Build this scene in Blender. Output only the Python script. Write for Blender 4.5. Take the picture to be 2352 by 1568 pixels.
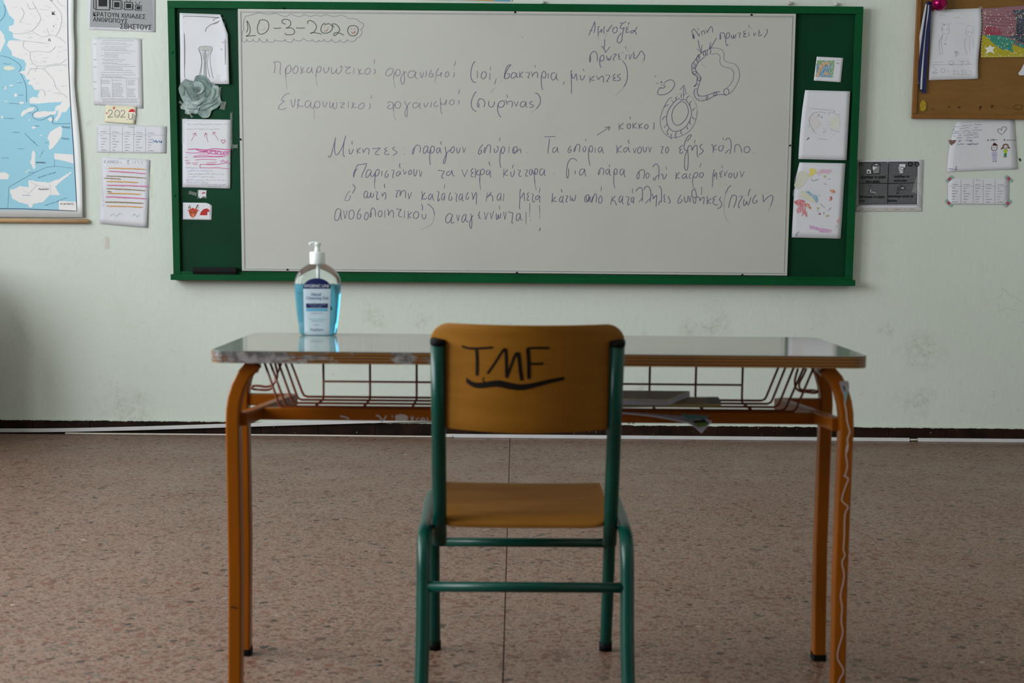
import bpy, bmesh, math, random
from mathutils import Matrix, Vector, noise
from mathutils.geometry import tessellate_polygon

random.seed(7)
S = bpy.context.scene
for o in list(bpy.data.objects):
    bpy.data.objects.remove(o)

# ------------------------------------------------------------------ camera
F = 3500.0; PX0, PY0 = 1176.0, 1028.0
PITCH = math.radians(8.1); ROLL = 0.0088
D = 6.63                                  # distance of the board wall
R = Matrix.Rotation(math.pi/2 - PITCH, 3, 'X') @ Matrix.Rotation(ROLL, 3, 'Z')
def ray(px, py): return R @ Vector(((px-PX0)/F, -(py-PY0)/F, -1.0))
_r = ray(1176, 1004); H = -_r.z / _r.y * D
EYE = Vector((0, 0, H))
def W(px, py, Y):                         # photo measurement -> point on the plane y = Y
    v = ray(px, py); return EYE + v * (Y / v.y)
def G(px, py, z=0.0):                     # photo measurement -> point on the plane z
    v = ray(px, py); return EYE + v * ((z - H) / v.z)
cd = bpy.data.cameras.new('camera'); cam = bpy.data.objects.new('camera', cd)
S.collection.objects.link(cam); S.camera = cam
M4 = R.to_4x4(); M4.translation = EYE; cam.matrix_world = M4
cd.sensor_width = 36; cd.lens = F / 2352 * 36; cd.shift_y = (PY0 - 784) / 2352
cd.clip_start = 0.05
cd.dof.use_dof = True; cd.dof.focus_distance = 6.4; cd.dof.aperture_fstop = 7.1

# ------------------------------------------------------------------ world, light, exposure
wd = bpy.data.worlds.new('world'); S.world = wd; wd.use_nodes = True
wd.node_tree.nodes['Background'].inputs[0].default_value = (0.75, 0.86, 1.0, 1)
wd.node_tree.nodes['Background'].inputs[1].default_value = 0.9
def area(name, loc, rot, sx, sy, e, col):
    l = bpy.data.lights.new(name, 'AREA'); l.shape = 'RECTANGLE'; l.size = sx; l.size_y = sy
    l.energy = e; l.color = col
    o = bpy.data.objects.new(name, l); S.collection.objects.link(o); o.location = loc; o.rotation_euler = rot
    return o
XL_WALL, XR_WALL, Y_BACK, Z_CEIL = -3.35, 2.8, -2.2, 3.1
WIN = [(-1.2, 0.2), (0.7, 2.1), (2.6, 4.0), (4.4, 5.4)]
for i, (a, b) in enumerate(WIN):
    area('daylight', (XL_WALL+0.03, (a+b)/2, 1.85), (0, -math.pi/2, 0), 1.7, b-a, (6, 112, 106, 28)[i], (0.93, 0.98, 1.0))
S.view_settings.view_transform = 'Standard'; S.view_settings.look = 'None'
S.view_settings.gamma = 1.0; S.view_settings.exposure = 0.07
S.view_settings.use_curve_mapping = False
S.cycles.max_bounces = 7; S.cycles.diffuse_bounces = 4; S.cycles.transmission_bounces = 7
S.cycles.caustics_refractive = True

# ------------------------------------------------------------------ materials
def lin(c):
    c = c/255.0
    return c/12.92 if c <= 0.04045 else ((c+0.055)/1.055)**2.4
def rgb(r, g, b): return (lin(r), lin(g), lin(b), 1)
class NT:
    def __init__(s, name):
        s.m = bpy.data.materials.new(name); s.m.use_nodes = True
        s.t = s.m.node_tree; s.b = s.t.nodes['Principled BSDF']
        s.co = s.t.nodes.new('ShaderNodeTexCoord')
    def n(s, typ, **kw):
        x = s.t.nodes.new(typ)
        for k, v in kw.items():
            if hasattr(x, k) and k not in x.inputs: setattr(x, k, v)
            else: x.inputs[k].default_value = v
        return x
    def l(s, a, b): s.t.links.new(a, b)
    def mapped(s, scale=(1, 1, 1), rot=(0, 0, 0)):
        mp = s.t.nodes.new('ShaderNodeMapping'); mp.inputs['Scale'].default_value = scale
        mp.inputs['Rotation'].default_value = rot
        s.l(s.co.outputs['Object'], mp.inputs[0]); return mp.outputs[0]
    def noise(s, scale, detail=3, vec=None, rough=0.5):
        x = s.t.nodes.new('ShaderNodeTexNoise'); x.inputs['Scale'].default_value = scale
        x.inputs['Detail'].default_value = detail; x.inputs['Roughness'].default_value = rough
        s.l(vec if vec is not None else s.co.outputs['Object'], x.inputs['Vector']); return x.outputs['Fac']
    def ramp(s, fac, stops):
        x = s.t.nodes.new('ShaderNodeValToRGB'); e = x.color_ramp.elements
        while len(e) < len(stops): e.new(0.5)
        for q, (p, c) in zip(e, stops): q.position = p; q.color = c
        s.l(fac, x.inputs[0]); return x.outputs[0]
    def mix(s, fac, a, b, mode='MIX'):
        x = s.t.nodes.new('ShaderNodeMix'); x.data_type = 'RGBA'; x.blend_type = mode
        for k, v in ((0, fac), (6, a), (7, b)):
            if hasattr(v, 'is_linked') or isinstance(v, bpy.types.NodeSocket): s.l(v, x.inputs[k])
            else: x.inputs[k].default_value = v
        return x.outputs[2]
    def bump(s, fac, strength=0.3, dist=0.002):
        x = s.t.nodes.new('ShaderNodeBump'); x.inputs['Strength'].default_value = strength
        x.inputs['Distance'].default_value = dist
        s.l(fac, x.inputs['Height']); s.l(x.outputs[0], s.b.inputs['Normal'])
    def math(s, op, a, b=0.0, clamp=False):
        x = s.t.nodes.new('ShaderNodeMath'); x.operation = op; x.use_clamp = clamp
        for k, v in ((0, a), (1, b)):
            if isinstance(v, bpy.types.NodeSocket): s.l(v, x.inputs[k])
            else: x.inputs[k].default_value = v
        return x.outputs[0]
BW = lambda v: (v, v, v, 1)
def plain(name, c, rough=0.6, var=0.06, scale=30, metal=0.0, bump=0.0, spec=0.5):
    q = NT(name); col = rgb(*c)
    d = tuple(x*(1-var*2) for x in col[:3]) + (1,)
    q.l(q.ramp(q.noise(scale, 3), [(0.3, d), (0.7, col)]), q.b.inputs['Base Color'])
    q.b.inputs['Roughness'].default_value = rough; q.b.inputs['Metallic'].default_value = metal
    q.b.inputs['Specular IOR Level'].default_value = spec
    if bump: q.bump(q.noise(scale*3, 4), bump, 0.001)
    return q.m
MATS = {}
def ink(r, g, b, rough=0.55):
    k = (r, g, b)
    if k not in MATS:
        m = bpy.data.materials.new('ink_colour'); m.use_nodes = True
        p = m.node_tree.nodes['Principled BSDF']
        p.inputs['Base Color'].default_value = rgb(r, g, b); p.inputs['Roughness'].default_value = rough
        p.inputs['Specular IOR Level'].default_value = 0.2
        MATS[k] = m
    return MATS[k]

def crayon(r, g, b, cover=.55):
    k = (r, g, b, cover)
    if k not in MATS:
        q = NT('crayon_colour')
        n_ = q.noise(230, 3, q.mapped((1, 1, .35), (0, .6, 0)), .7)
        q.l(q.ramp(n_, [(cover-.1, rgb(r, g, b)), (cover+.14, rgb(208, 207, 213))]), q.b.inputs['Base Color']); q.b.inputs['Roughness'].default_value = .7
        q.b.inputs['Specular IOR Level'].default_value = .2; MATS[k] = q.m
    return MATS[k]
def wall_mat():
    q = NT('painted_plaster')
    base = q.ramp(q.noise(1.3, 4), [(0.3, rgb(201, 208, 199)), (0.7, rgb(209, 215, 207))])
    # hand-height scuffs and rubbed dirty patches, each with its own shape
    sm = q.ramp(q.noise(5.5, 6, None, 0.7), [(0.56, BW(0)), (0.78, BW(0.3))])
    base = q.mix(sm, base, rgb(182, 188, 176))
    sc = q.noise(26, 5, q.mapped((1, 1, 2.2), (0, 0.5, 0)), 0.75)
    fine = q.ramp(sc, [(0.62, BW(0)), (0.72, BW(1))])
    sep = q.n('ShaderNodeSeparateXYZ'); q.l(q.co.outputs['Object'], sep.inputs[0])
    low = q.ramp(q.math('MULTIPLY', sep.outputs[2], 1.0), [(0.0, BW(1)), (0.62, BW(0.55)), (0.70, BW(0))])
    f = q.math('MULTIPLY', fine, low)
    pat = None
    wn = q.n('ShaderNodeTexNoise'); wn.inputs['Scale'].default_value = 7; wn.inputs['Detail'].default_value = 4; q.l(q.co.outputs['Object'], wn.inputs['Vector'])
    wv = q.n('ShaderNodeVectorMath', operation='MULTIPLY_ADD'); q.l(wn.outputs['Color'], wv.inputs[0]); wv.inputs[1].default_value = (.34, 0, .30); q.l(q.co.outputs['Object'], wv.inputs[2])
    for (px, py, r) in [(1650, 745, .075), (1610, 765, .05), (2035, 745, .04), (2085, 925, .05), (1470, 910, .04),
                        (1500, 790, .03), (300, 935, .09), (1120, 790, .05), (2130, 810, .08), (860, 730, .035), (960, 745, .03)]:
        p = W(px, py, D)
        v = q.n('ShaderNodeVectorMath', operation='DISTANCE'); q.l(wv.outputs[0], v.inputs[0]); v.inputs[1].default_value = p+Vector((.17, 0, .15))
        k = q.math('SUBTRACT', 1.0, q.math('DIVIDE', v.outputs['Value'], r*1.6), True)
        pat = k if pat is None else q.math('MAXIMUM', pat, k)
    st = q.math('MULTIPLY', q.ramp(q.noise(38, 6, None, 0.8), [(0.42, BW(0)), (0.6, BW(1))]), pat)
    base = q.mix(q.math('MULTIPLY', f, 0.35), base, rgb(120, 122, 105))
    base = q.mix(q.math('MULTIPLY', st, 0.42), base, rgb(140, 140, 122))
    q.l(base, q.b.inputs['Base Color']); q.b.inputs['Roughness'].default_value = 0.5
    q.b.inputs['Specular IOR Level'].default_value = 0.3
    hh = q.math('ADD', q.noise(45, 5, q.mapped((1, 1, 0.55)), 0.6), q.math('MULTIPLY', q.ramp(q.noise(9, 3), [(0.46, BW(0)), (0.5, BW(1)), (0.54, BW(0))]), 0.10))
    q.bump(hh, 0.35, 0.004)
    return q.m
def terrazzo():
    q = NT('terrazzo')
    base = q.ramp(q.noise(2.0, 4), [(0.3, rgb(113, 88, 74)), (0.7, rgb(124, 98, 83))])
    base = q.mix(0.6, base, q.ramp(q.noise(300, 3), [(0.35, rgb(91, 65, 53)), (0.6, rgb(144, 117, 101))]))
    wob = q.n('ShaderNodeTexNoise'); wob.inputs['Scale'].default_value = 60
    q.l(q.co.outputs['Object'], wob.inputs['Vector'])
    def layer(base, scale, thr, cols, rnd, amt, sq):
        mp = q.mapped((1.0, sq, 1.0), (0, 0, 0.5*scale))
        add = q.n('ShaderNodeVectorMath', operation='MULTIPLY_ADD')
        q.l(wob.outputs['Color'], add.inputs[0]); add.inputs[1].default_value = (0.012, 0.012, 0); q.l(mp, add.inputs[2])
        v = q.n('ShaderNodeTexVoronoi'); v.inputs['Scale'].default_value = scale; v.voronoi_dimensions = '2D'
        v.inputs['Randomness'].default_value = rnd; q.l(add.outputs[0], v.inputs['Vector'])
        hs = q.n('ShaderNodeSeparateColor'); q.l(v.outputs['Color'], hs.inputs[0])
        m = q.math('LESS_THAN', v.outputs['Distance'], q.math('MULTIPLY', hs.outputs[1], thr))
        pick = q.math('LESS_THAN', hs.outputs[2], amt)
        return q.mix(q.math('MULTIPLY', m, pick), base, q.ramp(hs.outputs[0], cols))
    cc = [(0.0, rgb(93, 58, 44)), (0.35, rgb(106, 65, 51)), (0.6, rgb(87, 61, 46)), (0.75, rgb(98, 89, 79)), (0.87, rgb(74, 54, 42)), (0.97, rgb(45, 34, 29))]
    base = layer(base, 170, 0.62, [(0.0, rgb(106, 63, 50)), (0.4, rgb(77, 56, 44)), (0.75, rgb(142, 123, 109)), (1.0, rgb(57, 41, 33))], 1, 0.85, 1.0)
    base = layer(base, 85, 0.60, cc, 1, 0.56, 1.15)
    base = layer(base, 45, 0.55, cc, 1, 0.30, 0.85)
    base = layer(base, 24, 0.20, [(0.0, rgb(21, 16, 14)), (0.75, rgb(21, 16, 14)), (0.8, rgb(161, 149, 136)), (1.0, rgb(28, 22, 20))], 1, 0.08, 1.0)
    q.l(base, q.b.inputs['Base Color'])
    q.l(q.ramp(q.noise(3, 4), [(0.3, BW(0.36)), (0.7, BW(0.48))]), q.b.inputs['Roughness'])
    q.b.inputs['Specular IOR Level'].default_value = 0.28
    return q.m
def wood_mat(name, c1, c2, rough=0.4, sc=(1, 1, 1), spec=0.4):
    q = NT(name)
    g = q.noise(9, 5, q.mapped(sc), 0.6)
    col = q.ramp(g, [(0.3, rgb(*c1)), (0.7, rgb(*c2))])
    spk = q.ramp(q.noise(260, 2), [(0.68, BW(0)), (0.76, BW(0.5))])
    col = q.mix(spk, col, rgb(60, 35, 14))
    q.l(col, q.b.inputs['Base Color']); q.b.inputs['Roughness'].default_value = rough
    q.b.inputs['Specular IOR Level'].default_value = spec
    return q.m
M = {}
M['wall'] = wall_mat(); M['terrazzo'] = terrazzo()
M['back_wall'] = plain('low_bounce_paint', (104, 98, 86), 0.7)  # unseen back wall, darkened to cut bounce light on the foreground
M['joint'] = plain('joint_strip', (88, 52, 42), 0.7)
M['plaster'] = plain('white_plaster', (214, 216, 208), 0.8)
def green(name, c1, c2, rough, chips):
    q = NT(name)
    col = q.ramp(q.noise(4, 4), [(0.3, rgb(*c1)), (0.7, rgb(*c2))])
    if chips:
        sc = q.ramp(q.noise(30, 5, q.mapped((1, 1, 2.5)), 0.75), [(0.70, BW(0)), (0.76, BW(0.6))])
        col = q.mix(sc, col, rgb(120, 125, 60))
    q.l(col, q.b.inputs['Base Color']); q.b.inputs['Roughness'].default_value = rough
    q.bump(q.noise(14, 5, q.mapped((1, 1, 0.3))), 0.15, 0.003)
    q.b.inputs['Specular IOR Level'].default_value = 0.08
    return q.m
M['green_frame'] = green('green_gloss_paint', (10, 70, 38), (13, 80, 45), 0.4, False)
M['green_panel'] = green('green_chalk_paint', (10, 50, 31), (14, 60, 38), 0.5, True)
def wb():
    q = NT('whiteboard_enamel')
    c = q.ramp(q.noise(2.2, 5), [(0.3, rgb(180, 180, 174)), (0.7, rgb(186, 186, 180))])
    c = q.mix(q.ramp(q.noise(8, 5, None, 0.7), [(0.6, BW(0)), (0.8, BW(0.4))]), c, rgb(174, 168, 158))
    q.l(c, q.b.inputs['Base Color']); q.b.inputs['Roughness'].default_value = 0.38
    q.b.inputs['Specular IOR Level'].default_value = 0.35
    return q.m
M['whiteboard'] = wb()
M['alu'] = plain('brushed_aluminium', (186, 188, 188), 0.42, 0.05, 60, 0.35)
M['black'] = plain('black_plastic', (9, 10, 11), 0.5, 0.1, spec=0.15)
M['rubber'] = plain('black_rubber', (8, 8, 8), 0.7, 0.1, spec=0.15)
M['paper'] = plain('white_paper', (214, 214, 222), 0.75, 0.03, 8)
M['paper_cream'] = plain('cream_paper', (222, 215, 190), 0.75, 0.03, 8)
M['paper_grey'] = plain('grey_toned_paper', (150, 152, 158), 0.6, 0.08, 60)
M['paper_dark'] = plain('dark_toned_print', (78, 80, 83), 0.5, 0.25, 160)
M['map_paper'] = plain('map_paper', (226, 228, 230), 0.5, 0.03, 6)
M['rod'] = wood_mat('rod_wood', (190, 150, 112), (205, 168, 128), 0.5)
M['cork'] = wood_mat('hardboard', (112, 76, 24), (126, 88, 34), 0.5, (1, 1, 3))
M['cork_frame'] = wood_mat('varnished_strip', (116, 72, 22), (130, 84, 30), 0.4, (1, 1, 1))
M['trunk'] = plain('white_plastic', (206, 206, 208), 0.4, 0.05, 12)
M['cable'] = plain('cable_sheath', (200, 192, 182), 0.5, 0.05)
def tape_mat():
    q = NT('clear_tape'); q.b.inputs['Base Color'].default_value = (0.95, 0.97, 0.95, 1)
    q.b.inputs['Alpha'].default_value = 0.10; q.b.inputs['Roughness'].default_value = 0.12; q.b.inputs['Specular IOR Level'].default_value = 0.9
    q.bump(q.noise(160, 4), 1.0, 0.01)
    return q.m
M['tape'] = tape_mat()
def base_mat():
    q = NT('skirting_tile_brown')
    sep = q.n('ShaderNodeSeparateXYZ'); q.l(q.co.outputs['Object'], sep.inputs[0])
    c = q.ramp(q.noise(14, 5), [(0.35, rgb(20, 11, 8)), (0.7, rgb(44, 24, 14))])
    c = q.mix(q.ramp(q.noise(90, 3), [(0.72, BW(0)), (0.78, BW(1))]), c, rgb(170, 165, 150))
    t = q.math('ADD', sep.outputs[2], q.math('MULTIPLY', q.noise(28, 5, q.mapped((1, 1, 0.3)), 0.75), 0.016))
    c = q.mix(q.math('GREATER_THAN', t, 0.0665), c, rgb(190, 198, 182))
    q.l(c, q.b.inputs['Base Color']); q.b.inputs['Roughness'].default_value = 0.6; q.b.inputs['Specular IOR Level'].default_value = 0.12
    return q.m
M['skirting'] = base_mat()
def orange():
    q = NT('orange_enamel')
    c = q.ramp(q.noise(6, 4), [(0.3, rgb(128, 68, 4)), (0.7, rgb(140, 76, 5))])
    c = q.mix(q.ramp(q.noise(70, 4, None, .8), [(0.74, BW(0)), (0.78, BW(1))]), c, rgb(70, 35, 14))
    q.l(c, q.b.inputs['Base Color']); q.b.inputs['Roughness'].default_value = 0.33; q.b.inputs['Specular IOR Level'].default_value = 0.22
    return q.m
M['orange'] = orange()
M['wire'] = plain('wire_enamel', (128, 62, 34), 0.4, 0.1, 90)
def chairgreen():
    q = NT('teal_enamel')
    c = q.ramp(q.noise(12, 4), [(0.3, rgb(0, 56, 47)), (0.7, rgb(1, 66, 55))])
    q.l(c, q.b.inputs['Base Color']); q.b.inputs['Roughness'].default_value = 0.3; q.b.inputs['Specular IOR Level'].default_value = 0.3
    return q.m
M['teal'] = chairgreen()
M['ply'] = wood_mat('varnished_beech_ply', (128, 84, 20), (141, 93, 27), 0.42, (1, 1, 5), 0.2)
M['ply_seat'] = wood_mat('worn_beech_ply', (128, 84, 32), (140, 94, 40), 0.65, (1, 4, 1), 0.05)
def lam():
    q = NT('grey_laminate')
    c = q.ramp(q.noise(5, 4), [(0.3, rgb(136, 142, 132)), (0.7, rgb(150, 154, 144))])
    q.l(c, q.b.inputs['Base Color']); q.b.inputs['Roughness'].default_value = 0.09
    q.b.inputs['Specular IOR Level'].default_value = 0.6
    return q.m
M['laminate'] = lam()
def plyedge():
    q = NT('plywood_edge')
    sep = q.n('ShaderNodeSeparateXYZ'); q.l(q.co.outputs['Object'], sep.inputs[0])
    z = q.math('ADD', q.math('MULTIPLY', sep.outputs[2], 1150.0), q.math('MULTIPLY', q.noise(5, 3), 2.0))
    s = q.math('SINE', z)
    c = q.ramp(q.math('MULTIPLY', q.math('ADD', s, 1.0), 0.5), [(0.2, rgb(72, 42, 14)), (0.8, rgb(134, 90, 36))])
    x = q.math('SUBTRACT', q.noise(11, 5, q.mapped((1, 1, 2.5)), 0.7), q.math('MULTIPLY', sep.outputs[0], 0.22))
    f = q.ramp(x, [(0.56, BW(0)), (0.62, BW(0.9))])
    c = q.mix(f, c, q.ramp(q.noise(60, 3), [(0.4, rgb(84, 86, 90)), (0.6, rgb(150, 148, 150))]))
    q.l(c, q.b.inputs['Base Color']); q.b.inputs['Roughness'].default_value = 0.5
    return q.m
M['ply_edge'] = plyedge()
M['white_pump'] = plain('white_polypropylene', (225, 230, 230), 0.3, 0.02)
def clear(name, col, rough, ior, trans=1.0, alpha=1.0):
    q = NT(name); q.b.inputs['Base Color'].default_value = col
    q.b.inputs['Transmission Weight'].default_value = trans; q.b.inputs['IOR'].default_value = ior
    q.b.inputs['Roughness'].default_value = rough; q.b.inputs['Alpha'].default_value = alpha
    return q.m
M['bottle'] = clear('clear_plastic', (0.93, 0.97, 0.97, 1), 0.03, 1.25)
M['gel'] = clear('blue_gel', (0.2, 0.63, 0.84, 1), 0.12, 1.2, 0.72)
M['glass'] = clear('window_glass', (0.95, 0.98, 0.98, 1), 0.0, 1.45)
M['label_blue'] = plain('label_navy', (10, 24, 84), 0.4, 0.03)
M['label_white'] = plain('label_film', (196, 212, 226), 0.4, 0.02)
M['ball'] = plain('magenta_metal', (150, 0, 80), 0.2, 0.03, 20, 0.7)
M['gold'] = plain('gold_foil', (196, 160, 44), 0.3, 0.25, 90, 0.55)
M['navy'] = plain('navy_ribbon', (10, 16, 74), 0.4, 0.05)
M['white_ribbon'] = plain('white_ribbon', (215, 215, 220), 0.45, 0.05)

# ------------------------------------------------------------------ mesh helpers
def link(o, parent=None):
    S.collection.objects.link(o)
    if parent is not None:
        o.parent = parent
        o.matrix_parent_inverse = parent.matrix_world.inverted() if parent.type != 'EMPTY' else Matrix.Translation(-parent.location)
    return o
def tag(o, label=None, cat=None, group=None, kind=None):
    if label: o['label'] = label
    if cat: o['category'] = cat
    if group: o['group'] = group
    if kind: o['kind'] = kind
    return o
def empty(name, loc, label, cat, group=None):
    o = bpy.data.objects.new(name, None); o.location = loc; o.empty_display_size = .05
    S.collection.objects.link(o); return tag(o, label, cat, group)
def mk(name, verts, faces, m, parent=None, smooth=False, label=None, mats=None, midx=None):
    me = bpy.data.meshes.new(name); me.from_pydata([tuple(v) for v in verts], [], faces)
    for x in (mats or [m]): me.materials.append(x)
    if midx:
        for p, i in zip(me.polygons, midx): p.material_index = i
    if smooth:
        for p in me.polygons: p.use_smooth = True
    me.update(); o = bpy.data.objects.new(name, me); link(o, parent)
    if label: o['label'] = label
    return o
def bmo(name, bm, m, parent=None, smooth=False, label=None):
    me = bpy.data.meshes.new(name); bmesh.ops.recalc_face_normals(bm, faces=bm.faces); bm.to_mesh(me); bm.free()
    me.materials.append(m)
    if smooth:
        for p in me.polygons: p.use_smooth = True
    o = bpy.data.objects.new(name, me); link(o, parent)
    if label: o['label'] = label
    return o
def add_box(bm, x0, x1, y0, y1, z0, z1, bev=0.0, seg=2):
    r = bmesh.ops.create_cube(bm, size=1.0, matrix=Matrix.Translation(((x0+x1)/2, (y0+y1)/2, (z0+z1)/2)) @ Matrix.Diagonal((abs(x1-x0), abs(y1-y0), abs(z1-z0), 1)))
    if bev:
        es = list({e for v in r['verts'] for e in v.link_edges})
        bmesh.ops.bevel(bm, geom=es, offset=bev, segments=seg, affect='EDGES', profile=0.6)
def box(name, x0, x1, y0, y1, z0, z1, m, parent=None, bev=0.0, label=None):
    bm = bmesh.new(); add_box(bm, x0, x1, y0, y1, z0, z1, bev); return bmo(name, bm, m, parent, False, label)
def smoothpath(P, n=6):
    P = [Vector(p) for p in P]; out = []
    for i in range(len(P)-1):
        a = P[max(i-1, 0)]; b = P[i]; c = P[i+1]; d = P[min(i+2, len(P)-1)]
        for k in range(n):
            t = k/n
            out.append(0.5*((2*b)+(c-a)*t+(2*a-5*b+4*c-d)*t*t+(3*b-a-3*c+d)*t**3))
    out.append(P[-1]); return out
def add_tube(bm, P, r, n=12, sect=None, up=None, cap=True):
    """sweep a round tube (or the given 2-D section) along P"""
    P = [Vector(p) for p in P]
    sect = sect or [(r*math.cos(2*math.pi*k/n), r*math.sin(2*math.pi*k/n)) for k in range(n)]
    T = [(P[min(i+1, len(P)-1)]-P[max(i-1, 0)]).normalized() for i in range(len(P))]
    u = Vector(up) if up else (Vector((0, 0, 1)) if abs(T[0].z) < 0.9 else Vector((0, 1, 0)))
    rings = []
    for p, t in zip(P, T):
        u = (u - t*u.dot(t)).normalized(); w = t.cross(u)
        rings.append([bm.verts.new(p + u*a + w*b) for a, b in sect])
    k = len(sect)
    for A, B in zip(rings, rings[1:]):
        for j in range(k): bm.faces.new((A[j], A[(j+1) % k], B[(j+1) % k], B[j]))
    if cap:
        bm.faces.new(rings[0][::-1]); bm.faces.new(rings[-1])
def tube(name, P, r, m, parent=None, n=12, sect=None, up=None, label=None):
    bm = bmesh.new(); add_tube(bm, P, r, n, sect, up)
    o = bmo(name, bm, m, parent, sect is None, label); return o
def rrect(a, b, r=0.004, k=3):
    out = []
    for cx, cy, s in ((a-r, b-r, 0), (-a+r, b-r, 1), (-a+r, -b+r, 2), (a-r, -b+r, 3)):
        for i in range(k+1):
            t = math.pi/2*(s+i/k); out.append((cx+r*math.cos(t), cy+r*math.sin(t)))
    return out

# flat marks (ink, print, paint) laid on the plane y = Y, measured in photo pixels
def strokes(text, ox=0, oy=0, s=1.0):
    out = []
    for part in text.replace('\n', ' ').split('|'):
        pts = []
        for tok in part.split():
            a, b = tok.split(','); pts.append((ox+float(a)/s, oy+float(b)/s))
        if pts: out.append(pts)
    return out
def cr2(P, n=4):
    if len(P) < 3: return P
    return [(v.x, v.y) for v in smoothpath([(a, b, 0) for a, b in P], n)]
def ribbon(V, Fc, P, w, pos, smooth=True, taper=True):
    P = cr2(P) if smooth else P
    if len(P) == 1: P = [P[0], (P[0][0]+1, P[0][1]+1)]
    if len(P) == 2 and math.hypot(P[1][0]-P[0][0], P[1][1]-P[0][1]) < 1.6 and w < 3:   # a dot
        x, y = P[0]; P = [(x-w*.5, y-w*.3), (x+w*.5, y+w*.3)]; w *= 1.35
    b = len(V); n = len(P)
    for i, (x, y) in enumerate(P):
        x0, y0 = P[max(i-1, 0)]; x1, y1 = P[min(i+1, n-1)]
        dx, dy = x1-x0, y1-y0; l = math.hypot(dx, dy) or 1
        ww = w/2*(0.72 if taper and i in (0, n-1) else 1.0)
        nx, ny = -dy/l*ww, dx/l*ww
        V.append(pos(x+nx, y+ny)); V.append(pos(x-nx, y-ny))
    for i in range(n-1):
        k = b+2*i; Fc.append((k, k+1, k+3, k+2))
def rough_edge(P, amp):
    out = []; n = len(P)
    for i in range(n):
        (x0, y0), (x1, y1) = P[i], P[(i+1) % n]; L_ = math.hypot(x1-x0, y1-y0); k = max(1, min(24, int(L_/2.2)))
        nx, ny = (-(y1-y0)/L_, (x1-x0)/L_) if L_ else (0, 0)
        for j in range(k):
            t = j/k; x = x0+(x1-x0)*t; y = y0+(y1-y0)*t
            d = amp*(noise.noise(Vector((x*.35, y*.35, 1)))+.6*noise.noise(Vector((x*.9, y*.9, 5))))*2 if j else 0
            out.append((x+nx*d, y+ny*d))
    return out
SHEETS = {}
def on(o):
    """placing function for marks that follow the curl of sheet o"""
    c, Y, gap, curl = SHEETS[o.name]
    (x0, y0), (x1, y1), (x2, y2), (x3, y3) = c
    def maker(off):
        def f(x, y):
            v = ((y-y0)/(y3-y0)+(y-y1)/(y2-y1))/2; xl_ = x0+(x3-x0)*v; xr_ = x1+(x2-x1)*v; u = (x-xl_)/(xr_-xl_)
            u = min(1, max(0, u)); v = min(1, max(0, v)); d = curl(u, v) if curl else 0
            q = W(x, y, Y-gap); q.y -= d+off; return q
        return f
    return maker
def marks(name, groups, Y, parent, off=0.0006, label=None, pos=None):
    """groups: list of (strokes, width_px, material) or ('fill', polygon, material)"""
    if name == 'handwriting' and parent.name.startswith('whiteboard'):   # every written word is a part of its own
        fl = sorted([(min(x for x, y in st), max(x for x, y in st), st, g[1], g[2]) for g in groups for st in g[0]], key=lambda t: t[0])
        words_, right = [], -1e9
        for a, b, st, w, m in fl:
            if a > right+8: words_.append([])
            words_[-1].append(([st], w, m)); right = max(right, b)
        for ws in words_: marks('written_word', ws, Y, parent, off, label)
        return None
    V, Fc, idx, mats = [], [], [], []
    for gi, g in enumerate(groups):
        m = g[2]
        if m not in mats: mats.append(m)
        mi = mats.index(m)
        o_ = off + (0.00004*gi if name != 'written_word' else 0.000002*gi)
        P = pos(o_) if pos else (lambda x, y, q=Y-o_: W(x, y, q))
        f0 = len(Fc)
        if g[0] == 'fill':
            poly = rough_edge(g[1], g[3]) if len(g) > 3 else g[1]; b = len(V)
            for (x, y) in poly: V.append(P(x, y))
            for tri in tessellate_polygon([[Vector((x, y, 0)) for x, y in poly]]): Fc.append(tuple(b+t for t in tri))
        else:
            for st in g[0]: ribbon(V, Fc, st, g[1]*(.70 if name in ('handwriting', 'cell_drawing', 'written_word', 'date_drawing') else 1), P, len(g) < 4)
        idx += [mi]*(len(Fc)-f0)
    if not V: return None
    o = mk(name, V, Fc, None, parent, False, label, mats, idx)
    return o
def textfaces(s, quad, bold=0.0):
    """outline of s (vertices in px) stretched into quad = (x0,y0 top-left, x1,y1 top-right, x2,y2 bottom-right, x3,y3 bottom-left)"""
    cu = bpy.data.curves.new('t', 'FONT'); cu.body = s; cu.size = 1; cu.resolution_u = 2; cu.offset = bold
    to = bpy.data.objects.new('t', cu); S.collection.objects.link(to)
    dg = bpy.context.evaluated_depsgraph_get(); me = to.evaluated_get(dg).to_mesh()
    vs = [(v.co.x, v.co.y) for v in me.vertices]; fs = [tuple(p.vertices) for p in me.polygons]
    to.evaluated_get(dg).to_mesh_clear()
    bpy.data.objects.remove(to); bpy.data.curves.remove(cu)
    if not vs: return [], []
    ax, bx = min(v[0] for v in vs), max(v[0] for v in vs); ay, by = min(v[1] for v in vs), max(v[1] for v in vs)
    (x0, y0), (x1, y1), (x2, y2), (x3, y3) = quad; out = []
    for (x, y) in vs:
        u = (x-ax)/(bx-ax); v = 1-(y-ay)/(by-ay)
        out.append((x0*(1-u)*(1-v)+x1*u*(1-v)+x2*u*v+x3*(1-u)*v, y0*(1-u)*(1-v)+y1*u*(1-v)+y2*u*v+y3*(1-u)*v))
    return out, fs
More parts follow.
